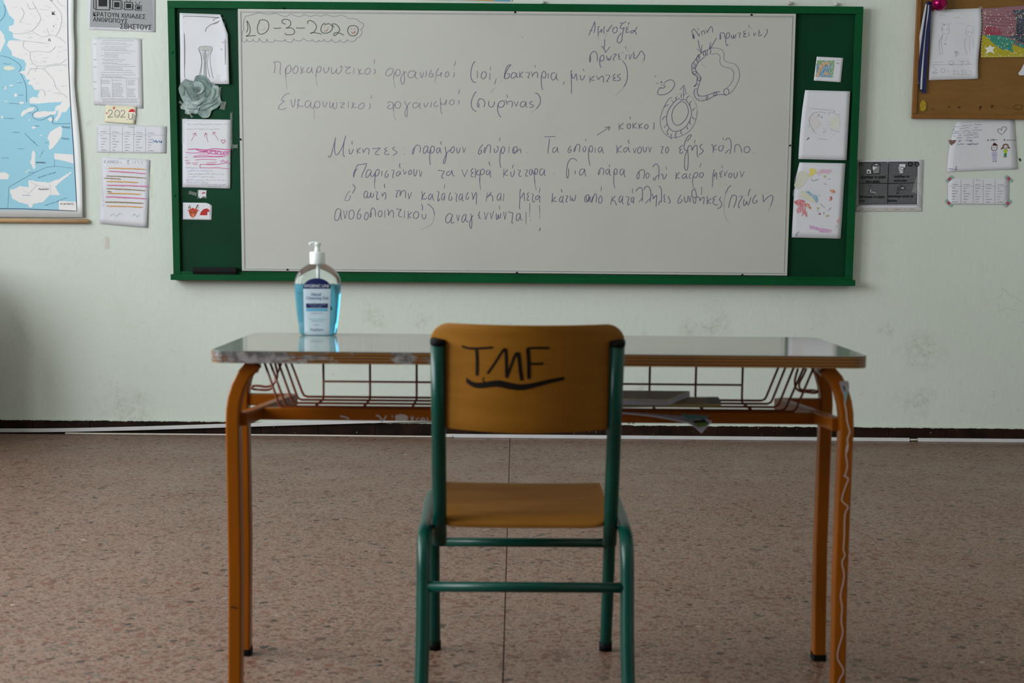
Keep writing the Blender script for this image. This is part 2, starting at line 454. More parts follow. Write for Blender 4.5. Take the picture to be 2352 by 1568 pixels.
def lettering(name, items, Y, parent, m, off=0.0012, label=None, pos=None):
    V, Fc = [], []
    P = pos(off) if pos else (lambda x, y: W(x, y, Y-off))
    for it in items:
        s, x0, y0, x1, y1 = it[:5]; sl = it[5] if len(it) > 5 else 0.0; bold = 0.0
        d = sl*(x1-x0)
        vs, fs = textfaces(s, ((x0, y0), (x1, y0+d), (x1, y1+d), (x0, y1)), bold); b = len(V)
        V += [P(x, y) for x, y in vs]; Fc += [tuple(b+i for i in f) for f in fs]
    return mk(name, V, Fc, m, parent, False, label)
def sheet(name, c, Y, m, label, cat, gap=0.003, curl=None, warp=None, n=10, k=12, group=None, parent=None, th=0.0004):
    """a sheet of paper hanging at distance gap in front of y = Y; c = corners TL TR BR BL in px"""
    (x0, y0), (x1, y1), (x2, y2), (x3, y3) = c
    V = []; 
    for side in (0, 1):
        for j in range(k+1):
            for i in range(n+1):
                u = i/n; v = j/k
                x = x0*(1-u)*(1-v)+x1*u*(1-v)+x2*u*v+x3*(1-u)*v
                y = y0*(1-u)*(1-v)+y1*u*(1-v)+y2*u*v+y3*(1-u)*v
                if warp: a, b = warp(u, v); x += a; y += b
                p = W(x, y, Y-gap); d = curl(u, v) if curl else 0
                p.y -= d - (th if side else 0); V.append(p)
    Fc = []; q = (n+1)*(k+1)
    for j in range(k):
        for i in range(n):
            a = j*(n+1)+i; Fc.append((a, a+n+1, a+n+2, a+1)); Fc.append((q+a, q+a+1, q+a+n+2, q+a+n+1))
    def rim(ids):
        for a, b in zip(ids, ids[1:]): Fc.append((a, b, q+b, q+a))
    rim(list(range(n+1))); rim([k*(n+1)+i for i in range(n, -1, -1)])
    rim([j*(n+1) for j in range(k, -1, -1)]); rim([j*(n+1)+n for j in range(k+1)])
    o = mk(name, V, Fc, m, parent, True); SHEETS[o.name] = (c, Y, gap, curl)
    if cat: tag(o, label, cat, group)
    elif label: o['label'] = label
    return o
def plate(name, poly, Y, th, m, parent=None, gap=0.0, bev=0):
    """flat cut-out of thickness th, outline in px on the plane y = Y-gap"""
    A = [W(x, y, Y-gap-th) for x, y in poly]; B = [Vector((p.x, Y-gap, p.z)) for p in A]; n = len(poly)
    V = A+B; Fc = []
    for t in tessellate_polygon([[Vector((p.x, p.z, 0)) for p in A]]): Fc.append(tuple(t)); Fc.append(tuple(n+i for i in t[::-1]))
    for i in range(n): j = (i+1) % n; Fc.append((i, j, n+j, n+i))
    return mk(name, V, Fc, m, parent)
def tapes(quads, Y, parent, gap=0.0045, name='tape'):
    for (cx, cy, w, h, a) in quads:
        ca, sa = math.cos(a), math.sin(a)
        pts = []
        for (u, v) in ((-.5, -.5), (-.1, -.42), (.5, -.5), (.46, 0), (.5, .5), (0, .44), (-.5, .5), (-.45, .1)):
            pts.append((cx+u*w*ca-v*h*sa, cy+u*w*sa+v*h*ca))
        o = plate(name, pts, Y, 0.0002, M['tape'], parent, gap)
def printline(x0, y0, x1, y1, seed=0):
    """a line of print too small to read: words as short dashes"""
    r = random.Random(seed*13+int(x0*17+y0*29)); out = []; x = x0
    while x < x1-1:
        w = r.uniform(1.5, 7.5); w = min(w, x1-x); t = (x-x0)/(x1-x0+1e-6); y = y0+(y1-y0)*t
        out.append([(x, y), (x+w, y+(y1-y0)*w/(x1-x0+1e-6))]); x += w+r.uniform(.9, 1.5)
    return out
def scrib(x0, y0, x1, y1, amp=1.2, step=2.2, gaps=0.12, seed=0):
    """an illegible written line as short wavy strokes"""
    r = random.Random(seed*7+int(x0*13+y0*31)); out = []; cur = []
    n = max(2, int(math.hypot(x1-x0, y1-y0)/step))
    for i in range(n+1):
        t = i/n; x = x0+(x1-x0)*t; y = y0+(y1-y0)*t
        cur.append((x, y + r.uniform(-amp, amp)))
        if r.random() < gaps and len(cur) > 2: out.append(cur); cur = []
    if len(cur) > 1: out.append(cur)
    return out

# ------------------------------------------------------------------ room
def struct(o): o['kind'] = 'structure'; return o
struct(box('wall_front', XL_WALL-.2, XR_WALL+.2, D, D+.2, -0.1, Z_CEIL, M['wall']))
struct(box('wall_right', XR_WALL, XR_WALL+.2, Y_BACK, D, -0.1, Z_CEIL, M['plaster']))
struct(box('wall_back', XL_WALL-.2, XR_WALL+.2, Y_BACK-.2, Y_BACK, -0.1, Z_CEIL, M['back_wall']))
struct(box('ceiling', XL_WALL-.2, XR_WALL+.2, Y_BACK-.2, D+.2, Z_CEIL, Z_CEIL+.2, M['plaster']))
bm = bmesh.new()
add_box(bm, XL_WALL-.2, XL_WALL, Y_BACK, D, -0.1, 1.0); add_box(bm, XL_WALL-.2, XL_WALL, Y_BACK, D, 2.7, Z_CEIL)
ys = [Y_BACK] + [v for w in WIN for v in w] + [D]
for a, b in zip(ys[0::2], ys[1::2]): add_box(bm, XL_WALL-.2, XL_WALL, a, b, 1.0, 2.7)
struct(bmo('wall_left', bm, M['wall']))
for i, (a, b) in enumerate(WIN):
    bm = bmesh.new(); x0, x1 = XL_WALL-.13, XL_WALL-.07
    for q in ((a, a+.05), (b-.05, b), ((a+b)/2-.025, (a+b)/2+.025)): add_box(bm, x0, x1, q[0], q[1], 1.0, 2.7)
    for z in (1.0, 2.65): add_box(bm, x0, x1, a, b, z, z+.05)
    w = struct(bmo('window_%d' % (i+1), bm, M['plaster']))
    box('pane', XL_WALL-.102, XL_WALL-.098, a+.05, b-.05, 1.05, 2.65, M['glass'], w)

# floor: poured terrazzo in two fields with a dark dividing strip
j0 = G(1171, 1020); j1 = G(1155, 1568)
fl = struct(box('floor', XL_WALL-.2, XR_WALL+.2, Y_BACK-.2, D+.2, -0.12, -0.003, M['joint']))
sl = (j1.x-j0.x)/(j1.y-j0.y)
for side in (-1, 1):
    xa = lambda y, e=side: j0.x + sl*(y-j0.y) + e*0.0016
    xo = XL_WALL-.1 if side < 0 else XR_WALL+.1
    y0, y1 = Y_BACK-.1, D
    P = [(xo, y0), (xa(y0), y0), (xa(y1), y1), (xo, y1)]
    if side > 0: P = P[::-1]
    V = [(x, y, 0) for x, y in P]+[(x, y, -.003) for x, y in P]
    mk('terrazzo_panel', V, [(0, 1, 2, 3), (7, 6, 5, 4)]+[(i, (i+1) % 4 + 0 if False else i+4, (i+1) % 4+4, (i+1) % 4) for i in range(4)], M['terrazzo'], fl)

# skirting tiles
bb = struct(box('baseboard_front', XL_WALL, XR_WALL, D-.004, D, 0, .058, M['rubber']))
x = XL_WALL; i = 0; proto = None
while x < 2.5:
    o = box('skirting_tile', x+.0008, x+.2492, D-.011-.0012*(i % 2), D-.003, 0.0, .0605+.001*((i*7) % 3), M['skirting'], bb, 0.0015)
    x += .25; i += 1

# ------------------------------------------------------------------ green board
YB = D-.05
xl = W(391, 315, YB).x; xr = W(1971, 330, YB).x; zt = W(1176, 8, YB).z; zb = W(1176, 636, YB).z
fw = .030
cb = empty('chalkboard', ((xl+xr)/2, D-.001, zb), 'wide green framed chalkboard on the wall, behind the whiteboard', 'chalkboard')
box('panel', xl+fw*.5, xr-fw*.5, D-.03, D-.001, zb, zt-fw*.5, M['green_panel'], cb)
bm = bmesh.new(); add_box(bm, xl, xr, YB, D-.001, zt-fw, zt, .0015); bmo('frame_rail', bm, M['green_frame'], cb)
for a in (xl, xr-fw):
    box('frame_stile', a, a+fw, YB+.0008, D-.001, zb, zt-fw, M['green_frame'], cb, .0015)
box('frame_rail', xl+fw, xr-fw, YB+.004, D-.001, zb-.002, zb+.012, M['green_frame'], cb, .001)
zl = W(1176, 651, D-.075).z
box('ledge', xl-.006, xr+.006, D-.078, D-.001, zb-.0245, zb, M['green_frame'], cb, .002)
for (px, py) in ((401, 449), (396, 120), (1970, 250)):
    p = W(px, py, YB); bm = bmesh.new()
    bmesh.ops.create_uvsphere(bm, u_segments=10, v_segments=6, radius=.006, matrix=Matrix.Translation(p) @ Matrix.Diagonal((1, .5, 1, 1)))
    bmo('screw_head', bm, M['green_frame'], cb, True)

# whiteboard on top of it
YW = D-.052
wx0 = W(549, 318, YW).x; wx1 = W(1820, 333, YW).x; wz1 = W(1176, 23.5, YW).z; wz0 = W(1176, 629, YW).z
wbo = empty('whiteboard', ((wx0+wx1)/2, D-.03, wz0), 'large whiteboard with a thin aluminium frame and Greek handwriting', 'whiteboard')
YS = YW+.003
box('writing_surface', wx0+.004, wx1-.004, YS, D-.031, wz0+.004, wz1-.004, M['whiteboard'], wbo)
def frame_bar(name, a, b, inward, w):
    a = Vector(a); b = Vector(b); iv = Vector(inward); t = (b-a).normalized()
    # profile: outer low lip, raised bevel, inner low lip; mitred ends
    prof = [(0, D-.031), (0, YW+.017), (w*.82, YW), (w-.0008, YW+.0006), (w, YS), (w, D-.031)]
    V = []
    for e, p in ((0, a), (1, b)):
        for d, y in prof:
            s = (t if e == 0 else -t)*d
            q = p + iv*d + s; V.append((q.x, y, q.z))
    n = len(prof); Fc = [(i, i+1, n+i+1, n+i) for i in range(n-1)] + [tuple(range(n))[::-1], tuple(range(n, 2*n))]
    return mk(name, V, Fc, M['alu'], wbo)
frame_bar('frame_bar', (wx0, 0, wz1), (wx1, 0, wz1), (0, 0, -1), .019)
frame_bar('frame_bar', (wx0, 0, wz0), (wx1, 0, wz0), (0, 0, 1), .016)
frame_bar('frame_bar', (wx0, 0, wz0), (wx0, 0, wz1), (1, 0, 0), .017)
frame_bar('frame_bar', (wx1, 0, wz0), (wx1, 0, wz1), (-1, 0, 0), .022)
for (px, py) in ((652, 19), (1183, 28), (1726, 34), (552, 320), (1815, 334), (660, 619), (1187, 626), (1705, 631)):
    p = W(px, py, YW-.0004); bm = bmesh.new()
    bmesh.ops.create_uvsphere(bm, u_segments=10, v_segments=6, radius=.0042, matrix=Matrix.Translation(p) @ Matrix.Diagonal((1, .5, 1, 1)))
    bmo('screw', bm, M['black'], wbo, True)
# ------------------------------------------------------------------ handwriting on the whiteboard (traced stroke by stroke)
PUR = ink(108, 93, 130); PUR2 = ink(134, 124, 148); FAINT = ink(156, 154, 160); GRY = ink(78, 80, 72); LAV = ink(132, 126, 144); RED = ink(176, 84, 76)
A = lambda t: strokes(t, 540, 20, 7.84)
marks('date_drawing', [
 (A("""190,130 250,125 340,95 430,75 520,92 620,102 680,90 720,77 790,105 860,133 930,133 1000,98 1060,118 1140,143 1190,135 1235,105 1300,125 1370,138 1450,112 1540,135 1620,108 1680,118 1780,140 1900,118 1980,138 2060,182 2110,172 2180,185 2225,215 2245,245
 | 2245,245 2290,255 2315,290 2300,340 2255,378 | 2255,378 2285,410 2270,470 2230,510 2185,520 | 2185,520 2170,560 2120,593 2060,585 2022,553 | 2022,553 1995,590 1950,605 1915,595 1885,560 | 1885,560 1860,590 1810,605 1765,590 1732,548
 | 1732,548 1715,580 1680,592 1630,590 1595,550 | 1595,550 1580,575 1540,592 1505,565 | 1505,560 1495,590 1455,598 1415,585 1390,555 | 1390,555 1360,578 1300,580 1255,555 1228,530 | 1228,530 1200,565 1150,580 1090,572 1050,540
 | 1050,540 1035,590 980,602 920,585 898,550 | 898,550 880,580 820,585 760,578 718,555 | 718,555 700,590 650,600 600,590 568,548 | 568,548 560,590 520,603 460,580 437,530 | 437,530 420,580 380,598 340,580 320,545 | 320,545 300,585 260,592 220,580 208,545 | 208,548 195,590 155,600 120,560 140,500
 | 190,130 165,190 145,300 160,360 130,420 128,490"""), 1.6, LAV),
 (A("""210,215 222,290 230,360 200,430 | 210,215 240,260 268,340 270,400 250,460 190,498 | 190,498 280,488 375,482 | 440,240 410,290 400,360 415,430 460,458 530,440 590,380 608,310 590,240 540,205 480,198 440,215 425,245
 | 690,345 740,355 830,346 | 910,275 860,262 842,225 870,195 930,190 985,215 1003,270 970,325 915,350 | 915,350 1000,345 1055,375 1070,420 1040,462 970,470 910,460 897,435
 | 1095,340 1150,350 1260,346 | 1312,270 1305,235 1345,212 1405,235 1455,290 1460,350 1415,420 1350,445 | 1350,443 1430,430 1560,460 | 1620,255 1570,290 1545,360 1560,420 1620,442 1700,420 1748,365 1735,300 1680,268 1605,295
 | 1785,335 1755,300 1760,270 1820,285 1870,340 1880,390 1830,460 1785,485 1775,455 1810,430 1880,440 1960,478 | 2045,330 2025,390 2050,460 2110,490 2180,470 2215,400 2200,330 2140,305 2070,312 2040,340"""), 2.3, GRY),
 (A("""445,375 480,388 520,370 532,340 | 465,310 465,318 | 508,290 508,300"""), 1.2, ink(192, 160, 150)),
 (A("""1608,380 1618,400 1650,395 1675,355 | 1612,345 1612,352 | 1675,332 1675,340"""), 1.6, RED),
 (A("""2095,415 2110,438 2145,435 2160,400 | 2095,365 2095,372 | 2155,362 2155,370"""), 2.2, ink(170, 70, 62)),
], YS, wbo)
B = lambda t: strokes(t, 610, 120, 9.408)
C = lambda t: strokes(t, 850, 120, 9.408)
marks('handwriting', [
 (B("""158,225 195,215 | 195,212 205,300 195,380 185,435 205,440 | 175,215 230,207 290,207 318,235 322,320 310,400 310,450 325,485 | 435,335 430,400 440,450 475,462 520,430 550,360 535,295 505,278 470,310 440,370 435,440 435,560
 | 580,335 585,400 610,450 650,455 690,410 700,350 680,305 650,295 620,330 610,375 | 755,310 775,380 770,440 755,480 | 825,325 790,390 770,425 800,430 850,420 | 955,325 910,345 890,400 900,440 940,445 980,400 995,340 | 1000,320 1000,400 1015,460
 | 1110,370 1110,410 1140,435 1180,410 1203,360 1190,315 1160,303 1125,330 1105,380 1090,450 1085,530 | 1255,325 1262,400 1285,447 1325,430 1360,380 1370,325 1345,345 | 1425,330 1420,410 1435,460 1480,445 1520,400 1545,350 1525,400 1540,450 1575,460 1620,420 1650,350 1650,305 1625,305 1605,335
 | 1710,297 1740,325 1790,325 1830,318 1780,350 1735,400 1740,445 1790,458 1840,440 | 1910,340 1900,470 | 1995,355 2020,420 2015,490 | 2065,365 2025,425 2060,465 2120,455 | 2215,345 2165,375 2145,430 2170,475 2220,465 2262,405 2245,345 2210,345"""), 1.9, PUR2),
 (C("""90,155 95,200 90,240 | 85,350 110,390 105,440 85,468 | 440,345 380,375 335,450 345,500 410,505 470,460 498,390 480,350 440,345 | 555,430 550,480 580,515 625,495 650,430 630,375 595,370 555,405 515,490 505,580
 | 725,400 735,460 745,540 735,640 710,690 680,670 660,590 675,520 720,455 760,430 795,427 | 860,400 820,470 825,530 870,552 930,530 970,470 960,410 910,398 870,420 | 1000,420 975,480 985,550 1040,575 | 1080,425 1095,510 1115,553 | 1115,553 1140,500 1160,425 | 1220,400 1215,470 1190,535
 | 1325,380 1290,450 1275,510 1300,535 1340,530 1365,490 1350,460 1310,475 | 1485,340 1430,430 1435,490 1480,500 1520,470 1545,430 1535,480 1515,535 | 1430,500 1410,560 | 1655,440 1625,470 1625,525 1665,530 1700,480 1690,425 1650,425 1630,440 | 1845,190 1840,240 1805,300 | 1805,435 1825,475 1790,540"""), 2.0, PUR2),
 (B("435,560 445,700 460,800 | 1085,530 1100,640 1120,735"), 1.0, FAINT), (C("505,580 520,680 545,775 | 1410,560 1398,620 1415,675"), 1.2, FAINT),
], YS, wbo)
marks('handwriting', [
 (B("""520,900 480,890 420,920 370,970 345,1020 370,1050 415,1055 | 415,1055 370,1080 300,1150 278,1200 300,1232 370,1235 450,1200 | 545,1018 565,1130 590,1190 | 590,1190 620,1130 640,1000 | 705,1010 695,1120 688,1225 | 755,1020 715,1030 700,1080 710,1150 745,1172 815,1160
 | 960,1060 920,1045 870,1070 850,1130 870,1185 910,1190 955,1140 975,1075 | 985,1075 970,1140 985,1200 1020,1210 1045,1170 | 1060,1130 1080,1190 1120,1205 1165,1160 1170,1090 1130,1055 1090,1065 1060,1110 1045,1200 | 1240,1050 1245,1140 1275,1185 1305,1140 1325,1070
 | 1390,1060 1385,1160 1400,1200 1440,1160 1465,1090 1455,1150 1475,1215 1510,1220 1540,1150 1535,1070 | 1605,1085 1660,1090 1710,1105 | 1710,1105 1650,1150 1620,1190 1650,1200 1700,1190 | 1790,1060 1790,1205 | 1875,1070 1885,1130 1860,1220 | 1935,1100 1890,1140 1905,1185 1970,1200
 | 2055,1125 2015,1150 2000,1195 2035,1220 2090,1210 2130,1150 2120,1100 2080,1095 2050,1120 | 2280,920 2285,1005 | 2240,1105 2265,1150 2235,1228"""), 1.9, PUR2),
 (C("""370,1100 420,1070 475,1080 500,1140 485,1200 430,1222 385,1215 380,1180 425,1130 | 540,1110 545,1180 590,1213 640,1190 660,1120 630,1070 580,1070 530,1120 505,1200 505,1270 | 742,1050 765,1110 800,1180 805,1300 800,1370 780,1395 755,1360 755,1280 790,1190 840,1100 870,1080
 | 930,1110 920,1165 945,1200 1000,1190 1050,1140 1080,1090 | 930,1110 990,1085 1040,1110 | 1080,1090 1065,1150 1070,1200 1100,1218 | 1165,1090 1170,1150 1195,1193 | 1195,1193 1225,1150 1260,1080 | 1325,1070 1320,1130 1305,1193 | 1435,1050 1395,1100 1380,1140 1400,1170 1450,1170 1460,1155 1440,1145
 | 1515,990 1520,1100 1525,1200 1535,1290 1560,1330 | 1540,1080 1540,1120 1580,1128 1620,1090 1650,1025 1640,1100 1630,1145 | 1755,1030 1720,1070 1720,1120 1760,1137 1805,1110 1820,1060 1790,1025 1750,1040 | 1920,800 1930,840 1905,905 | 1895,1040 1925,1045 1915,1100 1900,1125"""), 2.0, PUR2),
 (B("1045,1200 1045,1320 1060,1450"), 1.0, FAINT), (C("505,1270 520,1380 555,1480"), 1.2, FAINT),
], YS, wbo)
Dd = lambda t: strokes(t, 1060, 110, 5.88)
marks('handwriting', [
 (Dd("""190,182 160,205 130,300 128,400 160,460 200,462 | 212,310 215,410 | 290,320 265,365 270,405 300,415 330,380 328,330 300,320 | 388,252 388,300 | 385,340 380,430 | 470,415 445,492
 | 575,410 600,330 640,260 665,235 650,225 610,260 585,340 578,395 600,415 640,395 645,355 615,345 | 735,345 695,335 670,370 670,400 700,408 735,375 742,335 | 742,335 745,385 765,400 | 785,318 785,405 | 830,320 790,365 790,375 825,402
 | 865,330 920,330 | 920,330 910,370 895,400 920,405 | 945,318 960,400 | 958,370 995,330 1025,335 1025,405 | 988,232 998,265 | 1085,385 1120,410 1140,370 1130,325 1100,320 1080,370 1075,430 1080,500 1090,555 1100,560 | 1170,340 1172,415 | 1265,335 1220,345 1210,400 1235,435 1270,400 1285,345 | 1285,340 1280,400 1300,440
 | 1390,450 1372,498 | 1495,305 1475,320 1480,350 1482,430 1485,520 1483,620 | 1490,350 1495,400 1520,405 1545,350 1555,385 1560,440 | 1605,365 1610,425 1640,425 1665,370 | 1640,280 1655,315 | 1730,380 1735,470 | 1795,375 1745,420 1760,435 1795,435
 | 1825,370 1845,430 | 1845,430 1885,385 1915,390 1915,470 | 1945,365 2005,370 | 2005,370 1985,415 1960,450 1985,455 | 2080,350 2050,375 2055,400 2075,402 2050,420 2055,440 2090,440 | 2150,350 2110,370 2110,390 2145,410 2130,440 2095,440 | 2175,172 2220,240 2240,340 2230,450 2190,530
 | 205,595 180,610 145,680 130,760 150,825 200,860 | 215,740 215,790 235,795 235,740 | 215,745 240,690 290,695 315,740 300,800 | 365,715 370,780 400,800 430,780 450,720 | 610,625 622,672 | 495,770 510,800 545,800 575,770 575,720 540,715 505,740 488,790 490,860 510,910 535,938
 | 600,700 615,770 | 612,740 650,720 685,730 680,805 | 705,720 740,790 | 740,790 765,720 | 860,725 810,730 795,780 820,800 855,770 870,725 | 870,725 870,785 890,802 | 960,720 925,735 925,755 970,775 955,800 915,800 | 990,612 1030,620 1065,690 1055,760 1010,820"""), 2.2, PUR),
 (Dd("445,535 415,585 380,603 | 2190,530 2080,640 | 1010,820 945,870"), 1.1, FAINT),
 ([[(1199, 84), (1200, 87)]], 2, RED),
], YS, wbo)
E = lambda t: strokes(t, 1330, 30, 12.06)
marks('handwriting', [
 (E("""265,620 340,460 435,230 | 435,230 440,400 430,480 405,555 | 290,480 380,475 | 570,365 530,390 528,500 530,640 | 540,520 580,525 625,445 630,550 | 715,365 690,400 685,520 705,570 | 765,460 795,515 850,400 925,330 | 990,395 940,430 935,510 970,550 1030,530 1060,450 1040,390 1000,400
 | 1125,260 1165,280 1210,285 1305,235 | 1210,290 1150,360 1145,420 1190,430 1250,405 1220,500 1195,640 1180,760 1120,830 1065,800 1060,720 1100,630 1170,550 | 1400,265 1370,280 1365,325 | 1380,380 1320,400 1305,430 1355,450 | 1355,450 1300,490 1305,535 1350,535 1385,510
 | 1605,380 1570,450 1500,530 1435,550 1430,515 1480,480 1540,500 1580,560 1575,605 | 700,720 712,800 690,990 | 615,910 690,990 730,1095 | 730,1095 855,930
 | 310,1165 295,1240 290,1320 305,1355 320,1260 310,1175 360,1090 415,1058 470,1090 505,1180 500,1330 | 580,1265 590,1310 630,1330 680,1290 690,1210 660,1165 610,1190 575,1270 570,1380 590,1480 620,1495 | 765,1180 770,1250 800,1300 820,1250 820,1290 850,1300 900,1170
 | 945,1145 1000,1135 1030,1150 975,1220 950,1290 985,1310 | 1130,1130 1090,1150 1095,1185 1130,1200 | 1130,1200 1095,1230 1110,1280 1165,1275 | 1185,1100 1220,1085 | 1310,1145 1285,1290 | 1288,915 1295,1000 | 1350,1040 1358,1050 | 1380,1130 1405,1285 | 1405,1285 1470,1140
 | 1530,1070 1500,1130 1540,1160 | 1540,1160 1510,1200 1520,1250 1560,1255 1640,1170 1710,1050 1770,1090 1815,1200 1790,1320"""), 2.2, PUR),
 (E("530,640 525,770 | 760,560 735,640 700,680 | 1790,1320 1735,1395"), 1.3, FAINT),
], YS, wbo)
Ff = lambda t: strokes(t, 1570, 40, 7.467)
Gg = lambda t: strokes(t, 1480, 160, 9.225)
K6 = lambda t: strokes(t, 1040, 0, 4.704)
marks('cell_drawing', [
 (Ff("""175,370 165,290 155,320 170,365 185,330 150,270 145,230 180,200 220,250 265,320 | 240,180 262,220 | 265,265 275,320 | 318,305 305,240 | 305,260 345,225 372,290 | 385,205 405,265 | 405,265 440,190 475,155 495,200 500,260
 | 625,300 625,380 640,330 625,290 660,260 700,280 710,355 | 735,340 745,360 775,345 790,290 765,260 735,290 725,360 725,430 745,485 765,455 | 820,295 825,350 850,355 865,300 860,345 885,350 895,285 | 915,270 975,265 | 975,265 965,300 955,350 | 1060,235 1030,245 1035,275 1070,275 | 1070,275 1035,300 1035,335 1085,325
 | 1120,250 1118,325 | 1115,125 1130,180 | 1075,215 1080,218 | 1160,185 1168,190 | 1200,255 1210,320 | 1210,320 1245,260 | 1300,210 1290,250 1315,255 | 1315,255 1285,280 1295,320 1350,290 | 1415,210 1440,215 1430,270 1375,350
 | 252,380 265,480 305,600 | 228,535 305,605 | 315,465 305,600 | 565,348 490,480 435,545 | 462,425 455,480 435,545 | 495,505 435,545
 | 735,1215 690,1250 700,1310 740,1330 775,1300 770,1240 735,1215 | 430,550 370,570 310,610 250,650 200,730 145,800 140,860 150,940 165,970 240,1030 230,1080 215,1140 175,1190 | 200,1220 175,1280 190,1350 240,1410 320,1430 420,1405 520,1350 620,1320 735,1330
 | 375,670 320,710 260,760 210,850 205,900 270,990 300,1030 280,1100 250,1200 235,1260 250,1330 330,1350 430,1325 530,1285 630,1270 | 270,635 285,690 | 250,640 275,720 | 340,590 345,660 | 345,590 380,590 375,660 | 320,625 360,650 | 410,555 410,655 | 455,540 465,570 455,630
 | 215,710 240,780 | 180,770 220,830 | 150,830 200,860 | 150,890 200,880 | 190,920 155,950 190,975 225,945 195,922 | 250,1020 230,1060 265,1085 290,1060 265,1020 | 175,1190 250,1135 | 200,1220 240,1225 | 195,1275 197,1279 | 205,1320 207,1324 | 260,1390 263,1392 | 308,1388 311,1390 | 345,1405 348,1407
 | 400,1345 385,1390 405,1400 420,1345 | 540,1290 510,1320 530,1345 570,1310 560,1288 540,1290 | 445,1385 460,1380 | 255,1320 265,1365 | 240,650 270,720 | 225,700 250,760 | 165,790 215,850 | 145,860 205,870 | 380,600 390,655 | 205,975 255,1005 | 180,1180 200,1165"""), 2.1, PUR),
 (Ff("""435,545 500,525 570,525 630,540 670,570 695,630 690,700 720,750 790,778 860,790 920,840 955,920 960,1010 930,1110 870,1220 810,1290 735,1330 | 475,638 540,618 595,630 625,670 620,760 650,820 700,850 790,868 840,905 860,970 850,1060 800,1150 740,1210"""), 1.9, PUR2),
 (Ff("320,790 375,865"), 1.2, FAINT),
 (Gg("""405,310 455,245 | 455,250 530,215 600,225 640,290 620,370 560,450 470,510 370,532 290,520 280,470 310,410 350,370 | 350,365 355,390 400,388 435,365 425,340 395,330 | 360,250 345,262 360,275 375,262 360,250 | 355,305 360,330 | 255,300 290,275 | 215,155 245,125
 | 745,605 690,630 600,720 510,860 470,1000 475,1120 530,1240 620,1305 730,1295 850,1230 940,1110 995,960 985,820 930,710 870,640 800,630 750,650 | 690,740 640,790 600,870 580,970 600,1090 650,1160 720,1175 800,1130 880,1040 930,920 920,800 870,710 800,672 740,695 690,740
 | 825,370 825,620 | 750,430 840,325 | 840,325 885,510 | 565,630 615,690 | 690,570 660,600 670,640 | 800,525 775,550 780,600 | 860,515 830,540 | 955,565 910,580 895,640 | 1000,660 970,690 965,750 | 1075,805 1025,855 1035,870 | 1015,990 1030,1030 1085,1045 | 975,1085 960,1130 990,1155 | 905,1200 905,1250 930,1250
 | 775,1280 775,1340 805,1370 | 680,1325 655,1390 665,1450 685,1430 | 575,1360 555,1420 565,1460 580,1440 | 515,1240 485,1310 490,1370 515,1360 | 490,1145 415,1230 | 460,985 400,1020 390,1065 | 510,745 440,770 395,830"""), 2.0, PUR),
 (Gg("600,590 560,590 500,640 430,760 370,900 335,1050 345,1200 400,1320 480,1400 580,1435 700,1425 830,1380 950,1300 1040,1180 1100,1020 1120,860"), 1.9, PUR2),
 (Gg("1120,860 1090,730 1020,600 940,530 880,500 780,500 700,530"), 1.5, FAINT),
 (K6("""1917,1255 1915,1290 | 1795,1330 1795,1410 | 1845,1325 1800,1375 1845,1392 | 1885,1335 1885,1380 1905,1390 1920,1360 1912,1335 1895,1345 | 1945,1325 1945,1390 | 1985,1325 1950,1365 1990,1385 | 2010,1330 2012,1395 | 2050,1330 2015,1365 2050,1385
 | 2085,1345 2070,1375 2090,1392 2110,1370 2100,1345 2085,1345 | 2172,1320 2175,1350 2170,1400 | 1555,1460 1690,1375 | 1640,1378 1695,1370 1680,1410"""), 2.1, PUR),
], YS, wbo, label='purple marker drawing of a cell and virus with arrows')
Hh = lambda t: strokes(t, 740, 300, 9.046)
I_ = lambda t: strokes(t, 940, 300, 7.35)
J_ = lambda t: strokes(t, 780, 410, 9.8)
K_ = lambda t: strokes(t, 960, 410, 7.84)
L_ = lambda t: strokes(t, 1240, 300, 7.84)
M_ = lambda t: strokes(t, 1490, 300, 8.11)
N_ = lambda t: strokes(t, 1250, 420, 8.11)
O_ = lambda t: strokes(t, 1500, 420, 8.11)
